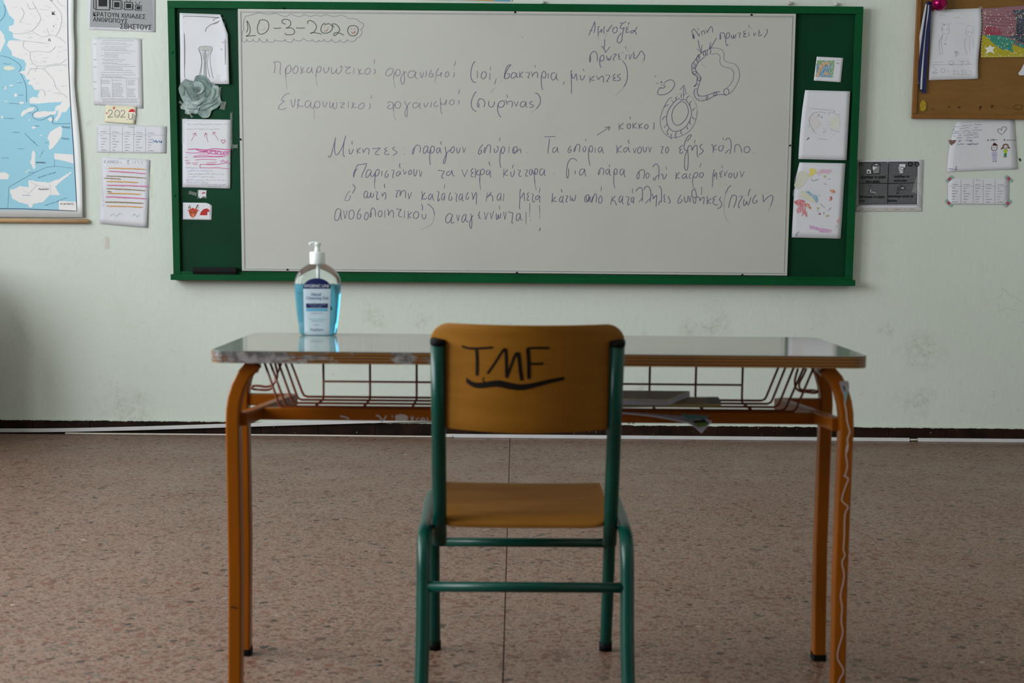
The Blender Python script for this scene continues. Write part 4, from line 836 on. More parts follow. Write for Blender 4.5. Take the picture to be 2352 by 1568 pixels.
marks('coloured_patches', [
 ('fill', V4("205,280 290,290 300,350 240,440 180,470 150,430 175,350")[0], crayon(206, 204, 184), .7),
 ('fill', V4("230,480 290,500 350,560 375,600 330,600 270,570 205,545")[0], crayon(208, 206, 180), .7),
 ('fill', V4("305,262 345,250 378,270 375,305 345,318 320,342 302,330 312,300")[0], crayon(222, 206, 80), .7),
 ('fill', V4("378,300 430,262 480,265 530,262 535,290 500,308 450,300 395,322")[0], crayon(212, 168, 192), .7),
 ('fill', V4("265,490 300,485 340,520 390,535 395,590 378,612 360,570 310,530")[0], crayon(120, 166, 192), .7),
 ('fill', V4("150,590 200,572 250,580 275,610 270,680 290,740 275,755 250,715 235,755 220,700 185,715 170,680 200,640 155,615")[0], crayon(202, 116, 126), .7),
 ('fill', V4("275,612 300,618 328,660 320,675 290,650 270,640")[0], crayon(204, 120, 70), .7),
 ('fill', V4("515,478 550,470 578,490 565,508 535,505")[0], crayon(206, 120, 62), .7),
 ('fill', V4("515,545 540,540 543,570 525,592 512,580 520,562")[0], crayon(188, 62, 70), .7),
 ('fill', V4("310,835 345,845 375,855 440,868 535,885 530,910 430,912 385,885 345,880 310,875")[0], crayon(200, 150, 194), .7),
 ('fill', V4("588,800 600,770 625,762 615,800 598,822")[0], crayon(204, 140, 150), .7),
 ('fill', V4("455,405 485,405 480,422 460,422")[0], crayon(214, 160, 186), .7),
 ('fill', V4("405,712 425,715 420,732 403,728")[0], crayon(156, 80, 100), .7),
 (V4("455,330 475,330 465,345 455,330 | 385,660 405,655 400,672 385,660 | 470,745 490,735 510,740 480,752"), 1.4, ink(190, 180, 110)),
 (V4("505,685 520,670 530,655 | 450,700 460,715 450,728 | 385,685 405,695 | 585,860 598,835 | 568,880 575,872 | 165,950 180,920 205,905 | 180,930 175,950 | 325,360 345,380 400,365 | 500,365 520,358 | 160,450 140,500 145,540 | 180,290 150,400 | 410,520 408,540 | 420,615 465,660"), 1.2, ink(150, 146, 168))], 0, s, pos=on(s))

# ------------------------------------------------------------------ left wall: map and papers
YM = D-.016
mp = empty('wall_map', (W(60, 500, YM).x, YM, W(60, 500, YM).z), 'hanging paper map with pale blue sea at the left edge', 'map')
c0 = lambda y: 168+ (y-0)*.0 + (0 if y < 60 else 0)
def medge(y): # right edge of the hanging sheet
    pts = [(-420, 168), (0, 170), (60, 169), (110, 172), (200, 171), (260, 178), (330, 185), (400, 189), (500, 191)]
    for (a, p), (b, q) in zip(pts, pts[1:]):
        if y <= b: return p+(q-p)*(y-a)/(b-a)
    return 191
sheet('map_sheet', ((-390, -420), (0, -420), (0, 499), (-390, 496)), YM, M['map_paper'], None, None, .0,
      curl=lambda u, v: .010*max(0, (u-.974)/.026)**2*(.6+.4*math.sin(7*v)), warp=lambda u, v: (medge(-420+919*v)*u, 0), n=60, k=30, parent=mp)
V5 = lambda t: strokes(t, 0, 0, 2.9025)
SEA = ink(150, 200, 220); LAND = ink(228, 225, 226); RD = ink(186, 188, 196); BD = ink(70, 74, 96)
Tz = lambda q: V5(q)[0]
def blob(x, y, a, b, sd):
    r = random.Random(sd); return [((x+a*math.cos(t)*r.uniform(.7, 1.2))/2.9025, (y+b*math.sin(t)*r.uniform(.7, 1.2))/2.9025) for t in [i*math.pi/4 for i in range(8)]]
g = [('fill', Tz("-1050,-1150 440,-1150 450,0 455,370 470,700 490,1000 513,1405 -1050,1388"), SEA),
 ('fill', Tz("20,-900 448,-900 450,0 455,370 469,700 440,745 410,750 400,780 375,812 360,800 385,770 390,735 365,735 370,710 400,700 415,670 400,680 300,685 260,690 200,690 195,660 215,645 265,650 250,640 265,605 235,600 215,570 185,560 200,530 175,530 165,500 125,480 165,470 175,430 160,400 120,385 80,370 75,340 45,300 60,270 140,265 90,255 85,215 60,205 60,175 90,165 95,130 60,100 45,60 20,0"), LAND, .8),
 ('fill', Tz("-60,200 0,200 25,230 35,270 20,310 0,350 -60,330"), LAND, .8),
 ('fill', Tz("-900,-900 -260,-900 -200,-300 -330,0 -250,200 -420,420 -300,700 -500,900 -800,800 -900,300"), LAND, .8),
 ('fill', Tz("225,760 240,745 300,740 330,745 380,738 370,760 310,775 250,785 225,780"), LAND, .8),
 ('fill', Tz("140,775 140,750 190,720 230,712 225,735 170,755 150,775"), LAND, .8),
 ('fill', Tz("405,840 415,860 410,910 370,965 335,1000 325,980 330,950 315,920 335,880 370,855"), LAND, .8),
 ('fill', Tz("225,1000 238,1030 232,1060 235,1120 225,1130 210,1100 200,1075 210,1060 215,1010"), LAND, .8),
 ('fill', Tz("165,1150 195,1130 200,1135 175,1152"), LAND, .8),
 ('fill', Tz("190,1200 250,1210 330,1215 400,1190 470,1145 480,1150 400,1215 370,1240 380,1270 405,1300 330,1300 290,1345 220,1360 210,1385 195,1380 185,1360 130,1350 80,1320 65,1260 85,1265 130,1240 190,1250"), LAND, .8),
 ('fill', Tz("-400,1150 -200,1130 0,1150 40,1150 65,1170 50,1195 0,1195 -200,1190"), LAND, .8),
 ('fill', Tz("362,1022 487,1030 490,1090 440,1075 362,1060"), LAND), ('fill', Tz("392,1338 508,1345 511,1405 392,1398"), LAND)]
for i, (x, y, a, b) in enumerate([(60, 455, 38, 16), (35, 585, 8, 14), (75, 570, 12, 6), (105, 635, 12, 14), (145, 685, 18, 9), (335, 795, 14, 14), (225, 850, 14, 8), (195, 800, 6, 8), (15, 780, 8, 10), (275, 903, 8, 4), (40, 675, 10, 4), (120, 545, 6, 5), (290, 770, 5, 4)]):
    g.append(('fill', blob(x, y, a, b, i), ink(220, 222, 206) if i == 0 else LAND))
g += [(V5("445,-1000 450,0 455,370 470,700 490,1000 513,1405 | -1000,1388 0,1390 240,1395 513,1406"), 1.6, BD),
 (V5("0,370 60,385 120,420 140,450 125,480 | 135,485 165,550 175,600 175,680 | 200,700 240,710 250,735 215,760 230,790 270,800 310,785 340,765 355,785 350,820 400,825 470,822 | 0,140 25,110 35,70 25,30"), 1.0, ink(90, 130, 160)),
 (V5("60,1245 50,1385 | 60,1245 310,1115 490,1122 | 362,1060 362,1112"), .9, ink(110, 150, 176)),
 (V5("""75,220 120,225 210,205 270,130 240,60 215,10 | 210,205 280,245 330,235 370,240 440,285 | 370,240 400,190 410,100 370,40 330,0 | 90,270 190,275 330,290 | 330,235 310,190 | 140,50 160,90 130,150 | 180,20 200,60 240,50 | 160,270 155,310 200,345 250,340 330,345 370,310 | 200,345 205,400 250,440 350,430 400,425 440,395
 | 205,455 180,500 | 205,455 290,455 330,440 450,430 | 290,455 330,500 360,540 370,580 405,610 | 250,440 230,480 | 355,620 410,620 450,655 | 240,600 290,600 300,640 | 380,0 400,30 440,45 | 260,60 330,70"""), .9, RD),
 (V5("240,1235 270,1240 330,1255 | 200,1215 240,1235 190,1290 | 330,1220 340,1290 | 150,1260 190,1290"), .7, RD)]
r = random.Random(3)
tn = []
for i in range(70):
    x = r.uniform(80, 430); y = r.uniform(10, 650)
    if x < 60+y*.28: continue
    tn += printline(x/2.9, y/2.9, (x+r.uniform(14, 34))/2.9, y/2.9, i)
g.append((tn, .7, ink(176, 178, 188)))
tn = []
for i, (x, y, w) in enumerate([(20, 425, 60), (62, 688, 60), (100, 690, 40), (25, 788, 90), (225, 838, 50), (240, 1080, 68), (185, 750, 30), (190, 1147, 45), (125, 632, 40), (255, 1258, 70), (150, 1300, 70), (15, 580, 20), (110, 548, 50), (300, 950, 30), (80, 880, 60), (10, 1050, 60), (120, 990, 50)]):
    tn += scrib(x/2.9, y/2.9, (x+w*.8)/2.9, (y+1)/2.9, .9, 1.1, .25, i)
g.append((tn, .8, ink(100, 140, 176)))
for (a, b, c_, d_) in ((165, 890, 255, 975), (300, 1370, 440, 1318), (255, 1182, 375, 1145), (290, 1000, 265, 1040)):
    g.append((scrib(a/2.9, b/2.9, c_/2.9, d_/2.9, 1.3, 1.4, .45, 4), .9, ink(80, 122, 160)))
marks('map_print', g, YM, mp, off=.0006)
lettering('map_lettering', [('Ν. ΚΥΠΡΟΣ', 403/2.9, 1351/2.9, 490/2.9, 1362/2.9, .02), ('ΡΟΔΟΣ', 412/2.9, 916/2.9, 460/2.9, 926/2.9, .1), ('ΡΟΔΟΣ', 415/2.9, 839/2.9, 466/2.9, 850/2.9, .1), ('Κ', 345/2.9, 76/2.9, 368/2.9, 98/2.9),
   ('Ι', 354/2.9, 170/2.9, 358/2.9, 176/2.9), ('Δ', 318/2.9, 256/2.9, 338/2.9, 272/2.9), ('Ο', 336/2.9, -8/2.9, 350/2.9, 6/2.9), ('ΚΑΡΠΑΘΟΣ', 242/2.9, 1076/2.9, 305/2.9, 1086/2.9, .03), ('Λευκωσία', 258/2.9, 1252/2.9, 325/2.9, 1264/2.9)], YM, mp, ink(64, 66, 84), off=.0028)
p0 = W(-390, 503, YM); p1 = W(203, 508, YM)
tube('rod', [p0, p1], .0098, M['rod'], mp, 14)
p = W(203, 508, YM)
# TV poster
s = sheet('television_poster', ((200, -40), (357, -36), (357, 74), (204, 68)), D, M['paper'], 'grey poster with black television sets and stencilled Greek words', 'poster', .002)
marks('print_background', [('fill', [(209, -40), (349, -38), (351, 66), (206, 62)], ink(150, 152, 156))], D-.002, s)
V6 = lambda t: strokes(t, 0, 0, 2.9025)
BK = ink(22, 23, 25)
g = []
for (x0, x1, y0, y1, w) in ((640, 730, -40, 66, 2.8), (750, 806, 0, 62, 2.2), (830, 882, 14, 66, 2.2), (902, 942, 34, 70, 1.8)):
    g.append(([[(x0/2.9, y0/2.9), (x1/2.9, (y0+3)/2.9), (x1/2.9, y1/2.9), (x0/2.9, (y1-2)/2.9), (x0/2.9, y0/2.9)]], w, BK, 0))
    mx, my = (x0+x1)/2, (y0+y1)/2; a = (x1-x0)*.32; b = (y1-y0)*.28
    g.append(('fill', [((mx-a)/2.9, (my-b)/2.9), ((mx+a)/2.9, (my-b)/2.9), ((mx+a)/2.9, (my+b)/2.9), ((mx-a)/2.9, (my+b)/2.9)], BK))
    g.append(([[((x0-14)/2.9, (y0-8)/2.9), ((x0-16)/2.9, (y1-10)/2.9), (x0/2.9, (y1-2)/2.9)]], w*.7, BK, 0))
g.append((V6("770,0 745,-30 | 790,0 815,-25 | 850,16 838,-5 | 862,14 878,-8 | 915,32 900,12 | 922,32 935,10"), 1.4, BK))
marks('television_print', g, D-.002, s, off=.001)
lettering('lettering', [('ΚΡΑΤΟΥΝ ΧΙΛΙΑΔΕΣ', 214, 26.5, 334, 37, .055, .01), ('ΑΝΘΡΩΠΟΥΣ', 213.5, 39, 293, 49, .06, .01), ('ΣΒΗΣΤΟΥΣ', 276, 54, 348, 66, .04, .03)], D-.002, s, BK, off=.0018)
tapes([(276, 71, 34, 6, 0)], D, s, .0028)
# printed sheet
s = sheet('printed_sheet', ((211, 86), (325, 89), (328, 249), (216, 240)), D, M['paper'], 'white page of small printed text with a ruled table, under the television poster', 'sheet', .0025, curl=lambda u, v: .002*v)
g = []; r = random.Random(11)
yy = 93
while yy < 178:
    a = 232+r.choice((0, 3, 8)); g.append((printline(a, yy, r.uniform(270, 313), yy+1.2, int(yy*3)), .95, ink(150, 150, 156))); yy += r.choice((3.0, 3.4, 4.2, 5.0))
for yy in [184+3.4*i for i in range(12)]:
    for (a, b) in ((232, 256), (259, 284), (294, 313)):
        if r.random() < .8: g.append((printline(a, yy, b-r.uniform(0, 8), yy+.3, int(yy*7)+a), .95, ink(140, 140, 148)))
for yy in (228, 231, 234): g.append((printline(236, yy, 316, yy+1, yy), .9, ink(150, 150, 156)))
g.append(([[(231, 177.5), (318, 180)], [(231.5, 177.5), (233, 226)], [(318, 180), (319, 225)], [(233, 226), (319, 226)], [(257, 179), (258.5, 226)], [(290, 180), (292, 226)]], .6, ink(160, 160, 168), 0))
for yy in (101, 137, 154, 188, 204, 240): g.append((scrib(215, yy, 221, yy, .3, 1.4, 0, yy), .8, ink(160, 160, 168)))
marks('print', g, 0, s, pos=on(s))
tapes([(275, 87, 110, 6, .02)], D, s, .0035)
# 2020 note
s = sheet('new_year_note', ((243, 241), (313, 244), (309, 285), (240, 280)), D, M['paper_cream'], 'pale yellow note reading 2020 with a red hat, taped below the printed page', 'note', .006, curl=lambda u, v: .005*v*u)
V7 = lambda t: strokes(t, 0, 0, 2.9025)
marks('drawing', [
 (V7("722,745 730,732 745,735 748,750 735,768 720,782 755,778 | 765,750 775,735 795,742 798,765 785,782 768,775 765,752 | 805,745 815,735 830,740 828,758 805,782 838,778 | 858,755 860,785 870,795 882,788 886,755"), 1.3, ink(108, 104, 112)),
 (V7("775,752 777,756 | 788,752 790,756 | 775,765 782,770 790,764"), 1.0, ink(120, 116, 120)),
 ('fill', V7("857,748 865,732 880,726 898,730 905,750")[0], ink(196, 40, 44)), (V7("856,752 880,750 903,755 | 900,758 906,770"), 2.0, ink(240, 238, 236)),
 (V7("750,718 768,722 | 758,710 762,730 | 752,728 768,712 | 705,755 718,750 | 708,748 716,762"), 1.5, ink(206, 74, 60)),
 (V7("845,795 855,800 | 890,782 896,790 | 886,800 890,792 | 895,765 900,772"), 1.0, ink(80, 110, 160))], 0, s, pos=on(s))
tapes([(282, 243, 66, 6, .03), (310, 262, 5, 30, 0)], D, s, .015)
# timetable left
def timetable(name, c, cols, rows, label, head=.3, gap=.002, extra=None):
    s = sheet(name, c, D, M['paper'], label, 'timetable', gap)
    (x0, y0), (x1, y1), (x2, y2), (x3, y3) = c
    P = lambda u, v: (x0*(1-u)*(1-v)+x1*u*(1-v)+x2*u*v+x3*(1-u)*v, y0*(1-u)*(1-v)+y1*u*(1-v)+y2*u*v+y3*(1-u)*v)
    g = []; ln = [[P(.01, head), P(.99, head)]]
    for u in cols[1:]: ln.append([P(u, .05), P(u, .97)])
    g.append((ln, .8, ink(150, 152, 170)))
    cs = list(cols)+[cols[-1]+(cols[1]-cols[0])]; tx = []
    for i in range(len(cols)):
        a, b = cs[i], min(cs[i+1], .98); w = b-a
        A_, B_ = P(a+.2*w, head-.07), P(a+.72*w, head-.06); tx += scrib(*A_, *B_, .8, 1.0, .05, i)
        for j in range(rows):
            v = head+(1-head)*(j+.7)/(rows+.6)
            A_, B_ = P(a+.2*w, v), P(a+(.42+.3*((i*5+j*3) % 4)/3)*w, v); tx += scrib(*A_, *B_, .8, 1.0, .05, i*9+j)
    A_, B_ = P(.45, .07), P(.54, .075); tx += scrib(*A_, *B_, .7, 1.6, 0, 2)
    g.append((tx, .75, ink(118, 118, 142)))
    if extra: g.append(extra)
    marks('table_writing', g, D-gap, s); return s
s = timetable('timetable', ((222, 285), (383, 290), (382, 352), (222, 350)), (.02, .19, .37, .53, .70), 6, 'ruled white timetable with blue pencil writing at its right side, left of the chalkboard', .33,
   extra=(strokes("1020,938 1030,945 1038,935 1045,950 1055,940 | 1060,935 1068,950 1078,938 1076,952", 0, 0, 2.9025), 1.6, ink(40, 100, 150)))
tapes([(300, 288, 160, 6, .02), (223, 318, 5, 60, 0), (300, 351, 120, 4, .0)], D, s, .003)
s = sheet('rules_sheet', ((235, 360), (344, 367), (338, 522), (229, 513)), D, M['paper'], 'white sheet of orange, pink and brown handwritten lines, lowest paper left of the chalkboard', 'sheet', .004, curl=lambda u, v: .004*v+.002*math.sin(5*v+3*u))
V8 = lambda t: strokes(t, 0, 0, 2.9025)
g = []
OR = ink(226, 168, 96); PK3 = ink(224, 120, 176); BR = ink(150, 132, 90)
for (x0, y0, x1, y1, c_, w) in [(722, 1120, 970, 1128, OR, 3), (725, 1140, 972, 1157, PK3, 2.6), (710, 1172, 972, 1186, BR, 2.4), (692, 1187, 808, 1194, BR, 2.2), (714, 1208, 920, 1216, OR, 3), (714, 1234, 992, 1242, PK3, 3), (712, 1256, 968, 1270, BR, 2.6), (716, 1275, 745, 1280, BR, 2.2),
   (718, 1288, 940, 1294, OR, 3), (708, 1310, 976, 1324, PK3, 3), (702, 1345, 956, 1354, BR, 3), (712, 1372, 952, 1380, OR, 3)]:
    g.append(([[(x0/2.9, y0/2.9), ((x0+x1)/5.8, (y0+y1)/5.8-.8), (x1/2.9, y1/2.9)]], w*1.2, c_))
    g.append((scrib(x0/2.9, y0/2.9, x1/2.9, y1/2.9, 1.3, 2.0, .12, x0+y0), .9, tuple and ink(120, 100, 84)))
g.append((V8("695,1068 695,1088 | 708,1066 698,1078 710,1088 | 718,1088 724,1068 732,1088 | 738,1088 740,1068 752,1086 754,1068 | 765,1070 760,1085 775,1088 780,1072 765,1070 | 788,1090 790,1072 | 800,1075 812,1092 | 845,1075 860,1068 850,1090 866,1092 | 880,1075 892,1090 | 905,1070 900,1090 | 915,1072 930,1090 | 940,1075 950,1092"), 1.2, ink(168, 170, 180)))
g.append((V8("735,1440 755,1425 775,1440 800,1420 815,1432 | 885,1440 900,1425 915,1445 932,1430 | 700,1120 708,1122 | 685,1330 700,1335 | 682,1370 698,1372"), 1.0, ink(170, 172, 186)))
marks('handwriting', g, 0, s, pos=on(s))
tapes([(303, 364, 70, 6, .06), (233, 430, 5, 90, -.05), (342, 425, 5, 60, -.04)], D, s, .0105)
s = plate('loose_tape', [(205, 273), (211, 277), (206, 286), (200, 293), (195, 291), (198, 280)], D, .0006, M['tape'], None, .0008)
tag(s, 'crumpled scrap of clear tape on the wall, beside the yellow note', 'tape')
s = plate('faded_sticker', [(241, 544), (248, 543), (251, 550), (251, 571), (240, 571), (242, 560)], D, .0003, ink(198, 192, 184), None, .0004)
tag(s, 'small pinkish sticker remnant on bare wall, below the rules sheet', 'sticker')

# ------------------------------------------------------------------ right wall
s = sheet('hygiene_poster', ((1970, 367), (2121, 367), (2117, 485), (1964, 486)), D, M['paper'], 'dark grey poster in four squares with bin, toilet, hands and tap', 'poster', .003)
V9 = lambda t: strokes(t, 1790, 330, 4.48)
DG = ink(92, 94, 97)
marks('print_background', [('fill', V9("822,190 1420,186 1412,620 818,625")[0], DG), ('fill', V9("800,655 1460,655 1460,690 790,690")[0], ink(188, 184, 180))], D-.003, s)
rr = random.Random(5); hs = []
for i in range(420):
    x = rr.uniform(826, 1400); y = rr.uniform(194, 605); hs.append([(1790+x/4.48, 330+y/4.48), (1790+(x+10)/4.48, 330+(y-7)/4.48)])
WH = ink(214, 216, 220)
marks('poster_drawing', [
 (hs, .8, ink(122, 124, 128)),
 (V9("822,190 1420,186 1412,620 818,625 822,190"), 1.6, BK, 0), (V9("1125,190 1118,400 1112,620"), 1.8, BK, 0), (V9("820,405 1120,408 1416,402"), 1.8, BK, 0), (V9("795,638 1430,632"), .8, BK, 0),
 ('fill', V9("958,215 1035,215 1030,300 968,308")[0], ink(132, 134, 138)), ('fill', V9("958,230 985,240 1010,235 980,262 962,275")[0], WH),
 (V9("952,215 970,205 1005,202 1035,208 1040,218 1000,228 960,224 952,215 | 956,222 960,300 975,310 1020,308 1032,298 1036,220"), 1.5, BK),
 ('fill', V9("985,210 1010,208 1012,218 990,219")[0], WH), ('fill', V9("897,270 915,262 942,272 944,308 898,308")[0], WH), ('fill', V9("910,282 930,286 926,304 912,300")[0], BK), (V9("897,270 897,308 944,310 944,272"), 1.2, BK),
 ('fill', V9("1232,208 1298,208 1296,240 1278,248 1240,245")[0], WH), ('fill', V9("1230,236 1275,236 1282,262 1268,285 1275,300 1235,302 1240,285 1228,262")[0], WH), (V9("1240,245 1262,240 1282,250 1270,268 1248,266 1238,250"), 1.4, BK), (V9("1240,285 1272,284"), 1, BK), (V9("1228,208 1300,206 1298,240"), 1.1, BK),
 ('fill', V9("925,480 945,460 955,485 985,495 1000,515 950,512 925,500")[0], ink(150, 152, 156)), (V9("930,500 932,450 | 945,498 950,465 | 955,500 972,478 | 925,490 940,510 985,512 | 945,425 945,438 | 920,430 928,442"), 1.3, BK),
 (V9("1215,480 1222,455 1245,448 1265,440 1290,445 1292,468 1262,475 1245,470 1225,488 | 1262,440 1258,425 | 1200,490 1238,520 | 1238,492 1200,518 | 1228,425 1268,425 | 1245,448 1262,475"), 1.2, BK), ('fill', V9("1248,450 1270,444 1286,450 1284,464 1262,470")[0], ink(150, 152, 156)),
 ('fill', V9("854,211 852,219 846,226 838,230 829,230 821,226 815,219 814,210 815,202 821,195 829,191 838,191 846,195 852,202")[0], BK), ('fill', V9("1374,210 1371,221 1364,230 1353,235 1342,235 1331,230 1324,221 1322,209 1324,198 1331,189 1342,184 1353,184 1364,189 1371,198")[0], BK), ('fill', V9("1442,210 1439,221 1432,230 1421,235 1410,235 1399,230 1392,221 1390,209 1392,198 1399,189 1410,184 1421,184 1432,189 1439,198")[0], BK),
 (V9("1335,200 1362,220 | 1362,198 1336,222 | 1418,198 1405,218 1430,218 1418,198 | 824,202 843,222 | 843,200 826,222"), .9, ink(150, 152, 156)),
 (V9("812,680 860,676 | 905,678 915,674 | 950,678 975,674 | 1095,676 1110,672 | 1180,676 1250,672 | 1290,674 1300,670 | 1340,674 1390,672"), 1.0, ink(120, 110, 90)),
], D-.003, s, off=.001)
def q9(s_, x0, y0, x1, y1, b=.02): return (s_, 1790+x0/4.48, 330+y0/4.48, 1790+x1/4.48, 330+y1/4.48, 0, b)
q9s = [q9('ρίχνουμε το χαρτί', 840, 325, 1092, 362), q9('στον κάδο', 885, 372, 1028, 402), q9('τραβάμε το', 1176, 322, 1335, 352), q9('καζανάκι', 1180, 366, 1310, 392),
   q9('πλένουμε τα χέρια', 828, 532, 1082, 562), q9('μας', 826, 578, 880, 602), q9('κλείνουμε καλά τη', 1120, 526, 1372, 556), q9('βρύση', 1118, 572, 1205, 600)]
lettering('lettering', q9s+[(t_, a_+.5, b_+.15, c_+.5, d_+.15, e_) for t_, a_, b_, c_, d_, e_, f_ in q9s], D-.003, s, BK, off=.0022)
tapes([(2105, 425, 12, 40, .3), (2039, 368, 6, 14, 0), (2113, 437, 8, 20, -.3)], D, s, .006)
s = sheet('teachers_drawing', ((2198, 279), (2330, 275), (2335, 388), (2174, 395)), D, M['paper'], 'white drawing with two small figures, hearts and writing, under the brown pinboard', 'drawing', .003,
   curl=lambda u, v: .004*max(0, u-.8)*5*v, warp=lambda u, v: (-14*(1-u)*math.sin(math.pi*min(1, v*1.1))*.35, 0))
V10 = lambda t: strokes(t, 2140, 260, 6.533)
g = [('fill', V10("250,405 300,400 310,410 330,400 370,402 350,440 295,485 270,455")[0], ink(130, 100, 98)),
 ('fill', V10("905,485 920,462 930,445 955,445 965,460 985,470 985,488")[0], ink(74, 32, 26)),
 (V10("900,490 897,530 905,555 935,560 970,552 978,520 982,490 | 915,510 935,512 | 945,508 962,508 | 925,545 945,540"), 1.3, ink(110, 74, 62)),
 ('fill', V10("905,575 970,572 982,630 970,640 972,710 912,712 910,640 898,630")[0], ink(186, 178, 212)), (V10("920,632 955,625"), 1.2, ink(80, 70, 120)),
 (V10("915,728 935,722 | 950,725 972,722"), 1.8, BK),
 ('fill', V10("1062,500 1065,475 1090,458 1120,456 1148,470 1155,500 1175,520 1165,535 1145,525 1140,485 1110,475 1078,485 1070,530 1040,548 1035,530")[0], ink(120, 84, 62)),
 (V10("1078,485 1078,520 1100,532 1135,520 1140,490 | 1088,495 1095,492 | 1115,492 1130,490 | 1100,518 1118,512"), 1.1, ink(90, 60, 50)),
 ('fill', V10("1080,540 1130,538 1142,575 1128,570 1125,600 1088,600 1086,570 1068,580")[0], ink(160, 190, 60)), ('fill', V10("1086,600 1122,600 1118,655 1104,655 1102,615 1098,655 1082,655")[0], ink(50, 130, 92)),
 (V10("1075,658 1092,660 | 1105,658 1122,660"), 1.4, ink(40, 100, 80)),
 (V10("1060,325 1020,300 990,270 995,240 1025,235 1045,255 1050,225 1075,205 1110,205 1120,235 1095,270 1065,310"), 1.2, ink(130, 122, 122)),
 (V10("840,395 840,415 | 850,395 842,405 852,415 | 885,390 885,410 | 900,388 902,408 | 915,390 930,408 930,390 | 940,395 950,405 | 960,395 980,400 | 1085,390 1085,412 | 1096,390 1088,400 1098,412 | 1125,395 1135,412 | 1145,393 1150,408 | 1160,400 1180,405 | 1190,402 1215,405 | 1225,404 1255,405"), 1.4, ink(80, 44, 40))]
for i, (a, b, c_, d_) in enumerate([(340, 208, 410, 200), (445, 190, 590, 180), (640, 172, 740, 168), (300, 250, 340, 240), (420, 228, 560, 218), (640, 215, 690, 214), (330, 275, 410, 270), (460, 265, 570, 262), (610, 258, 750, 250), (310, 300, 400, 298), (465, 295, 500, 297), (540, 297, 680, 292), (320, 340, 360, 338), (400, 330, 440, 328), (480, 326, 700, 322), (370, 368, 470, 366), (520, 366, 600, 362), (620, 360, 700, 358)]):
    g.append(([[(2140+x/6.533, 260+y/6.533) for x, y in q] for q in scrib(a, b, c_, d_, 7, 12, .15, i)], .9, ink(158, 158, 182)))
for i, (a, b, c_, d_) in enumerate([(395, 415, 450, 412), (510, 412, 620, 405), (385, 465, 480, 460), (525, 470, 690, 455)]):
    g.append(([[(2140+x/6.533, 260+y/6.533) for x, y in q] for q in scrib(a, b, c_, d_, 14, 12, .15, i)], 1.2, ink(130, 126, 160)))
g.append((V10("355,800 370,800 362,812 | 360,820 370,845 355,850 | 245,825 350,845"), 1.3, ink(110, 110, 170)))
marks('drawing', g, 0, s, pos=on(s))
s = timetable('timetable', ((2178, 409), (2318, 409), (2317, 470), (2178, 469)), (.02, .21, .41, .575, .77), 6, 'white timetable held by teal and pink tape at its corners', .31, .0025)
for (cx, cy, a) in ((2181, 411, -.7), (2317, 410, .7), (2179, 466, .8), (2315, 467, -.75)):
    ca, sa = math.cos(a), math.sin(a); rc = lambda w, h, dx=0: [(cx+(u*w+dx)*ca-v*h*sa, cy+(u*w+dx)*sa+v*h*ca) for u, v in ((-.5, -.5), (.5, -.5), (.5, .5), (-.5, .5))]
    t = plate('washi_tape', rc(19, 7), D, .0003, ink(140, 176, 168), s, .0034); marks('tape_pattern', [('fill', rc(8, 6), ink(176, 76, 104))], D-.0037, t, off=.0004)
# faint pencil star on the wall
marks('pencil_star', [([[(2303, 660), (2318, 676), (2345, 690), (2330, 700)], [(2303, 660), (2300, 680), (2270, 692), (2296, 698)], [(2296, 698), (2292, 716), (2310, 706), (2345, 716)]], .8, ink(176, 184, 174), 0),
   ([[(2340, 364), (2344, 367), (2342, 370)]], 4, ink(60, 66, 58))], D, bpy.data.objects['wall_front'], off=.0004)

# pinboard
YC = D-.024
cx0 = W(2101, 150, YC).x; cz0 = W(2094, 272, YC).z; cx1 = cx0+.98; cz1 = cz0+.85
cbd = empty('pinboard', ((cx0+cx1)/2, D-.001, cz0), 'brown hardboard pinboard with a varnished wooden edge', 'pinboard')
box('panel', cx0+.012, cx1-.012, D-.014, D-.001, cz0+.012, cz1-.012, M['cork'], cbd)
for (a, b, c_, d_) in ((cx0, cx1, cz0, cz0+.019), (cx0, cx1, cz1-.019, cz1)): box('frame_bar', a, b, YC, D-.001, c_, d_, M['cork_frame'], cbd, .003)
for a in (cx0, cx1-.017): box('frame_bar', a, a+.017, YC+.0006, D-.001, cz0+.019, cz1-.019, M['cork_frame'], cbd, .003)
YP = D-.014
V11 = lambda t: strokes(t, 2080, 0, 5.6)
marks('stain', [('fill', V11("545,1368 575,1365 570,1385 552,1380")[0], ink(74, 50, 18)), ('fill', V11("668,1372 715,1370 700,1390 675,1392")[0], ink(66, 44, 14)), ('fill', V11("940,1375 980,1355 985,1380 965,1400 960,1425 948,1405")[0], ink(70, 46, 16)), ('fill', V11("1095,1355 1120,1345 1135,1365 1110,1395 1098,1380")[0], ink(78, 50, 16)),
   (V11("330,1405 355,1400 362,1385 | 1045,1380 1055,1390 | 1150,1395 1152,1400 | 1310,1390 1312,1400 | 1385,1390 1400,1360 1460,1345 1500,1365 1490,1400 1440,1410 1400,1395"), 1.4, ink(78, 52, 18)), (V11("620,1412 625,1420"), 2.0, ink(60, 40, 16)),
   (V11("980,920 1000,990 1030,1055 | 830,1150 1000,1125 1150,1090 1280,1060 | 1110,1190 1100,1250 | 690,100 740,75"), 1.0, ink(142, 104, 52))], YP, cbd, off=.0005)
s = sheet('pencil_drawing_sheet', ((2138, 23), (2253, 19), (2246, 181), (2133, 184)), YP, M['paper'], 'white sheet with a faint pencil drawing of two people, under the magenta ball', 'drawing', .004,
   curl=lambda u, v: .010*max(0, u-.82)*5*(.4+v*.6), warp=lambda u, v: (4*math.sin(v*6)*(u > .9)*.6, 0), n=14)
PC = ink(186, 186, 194)
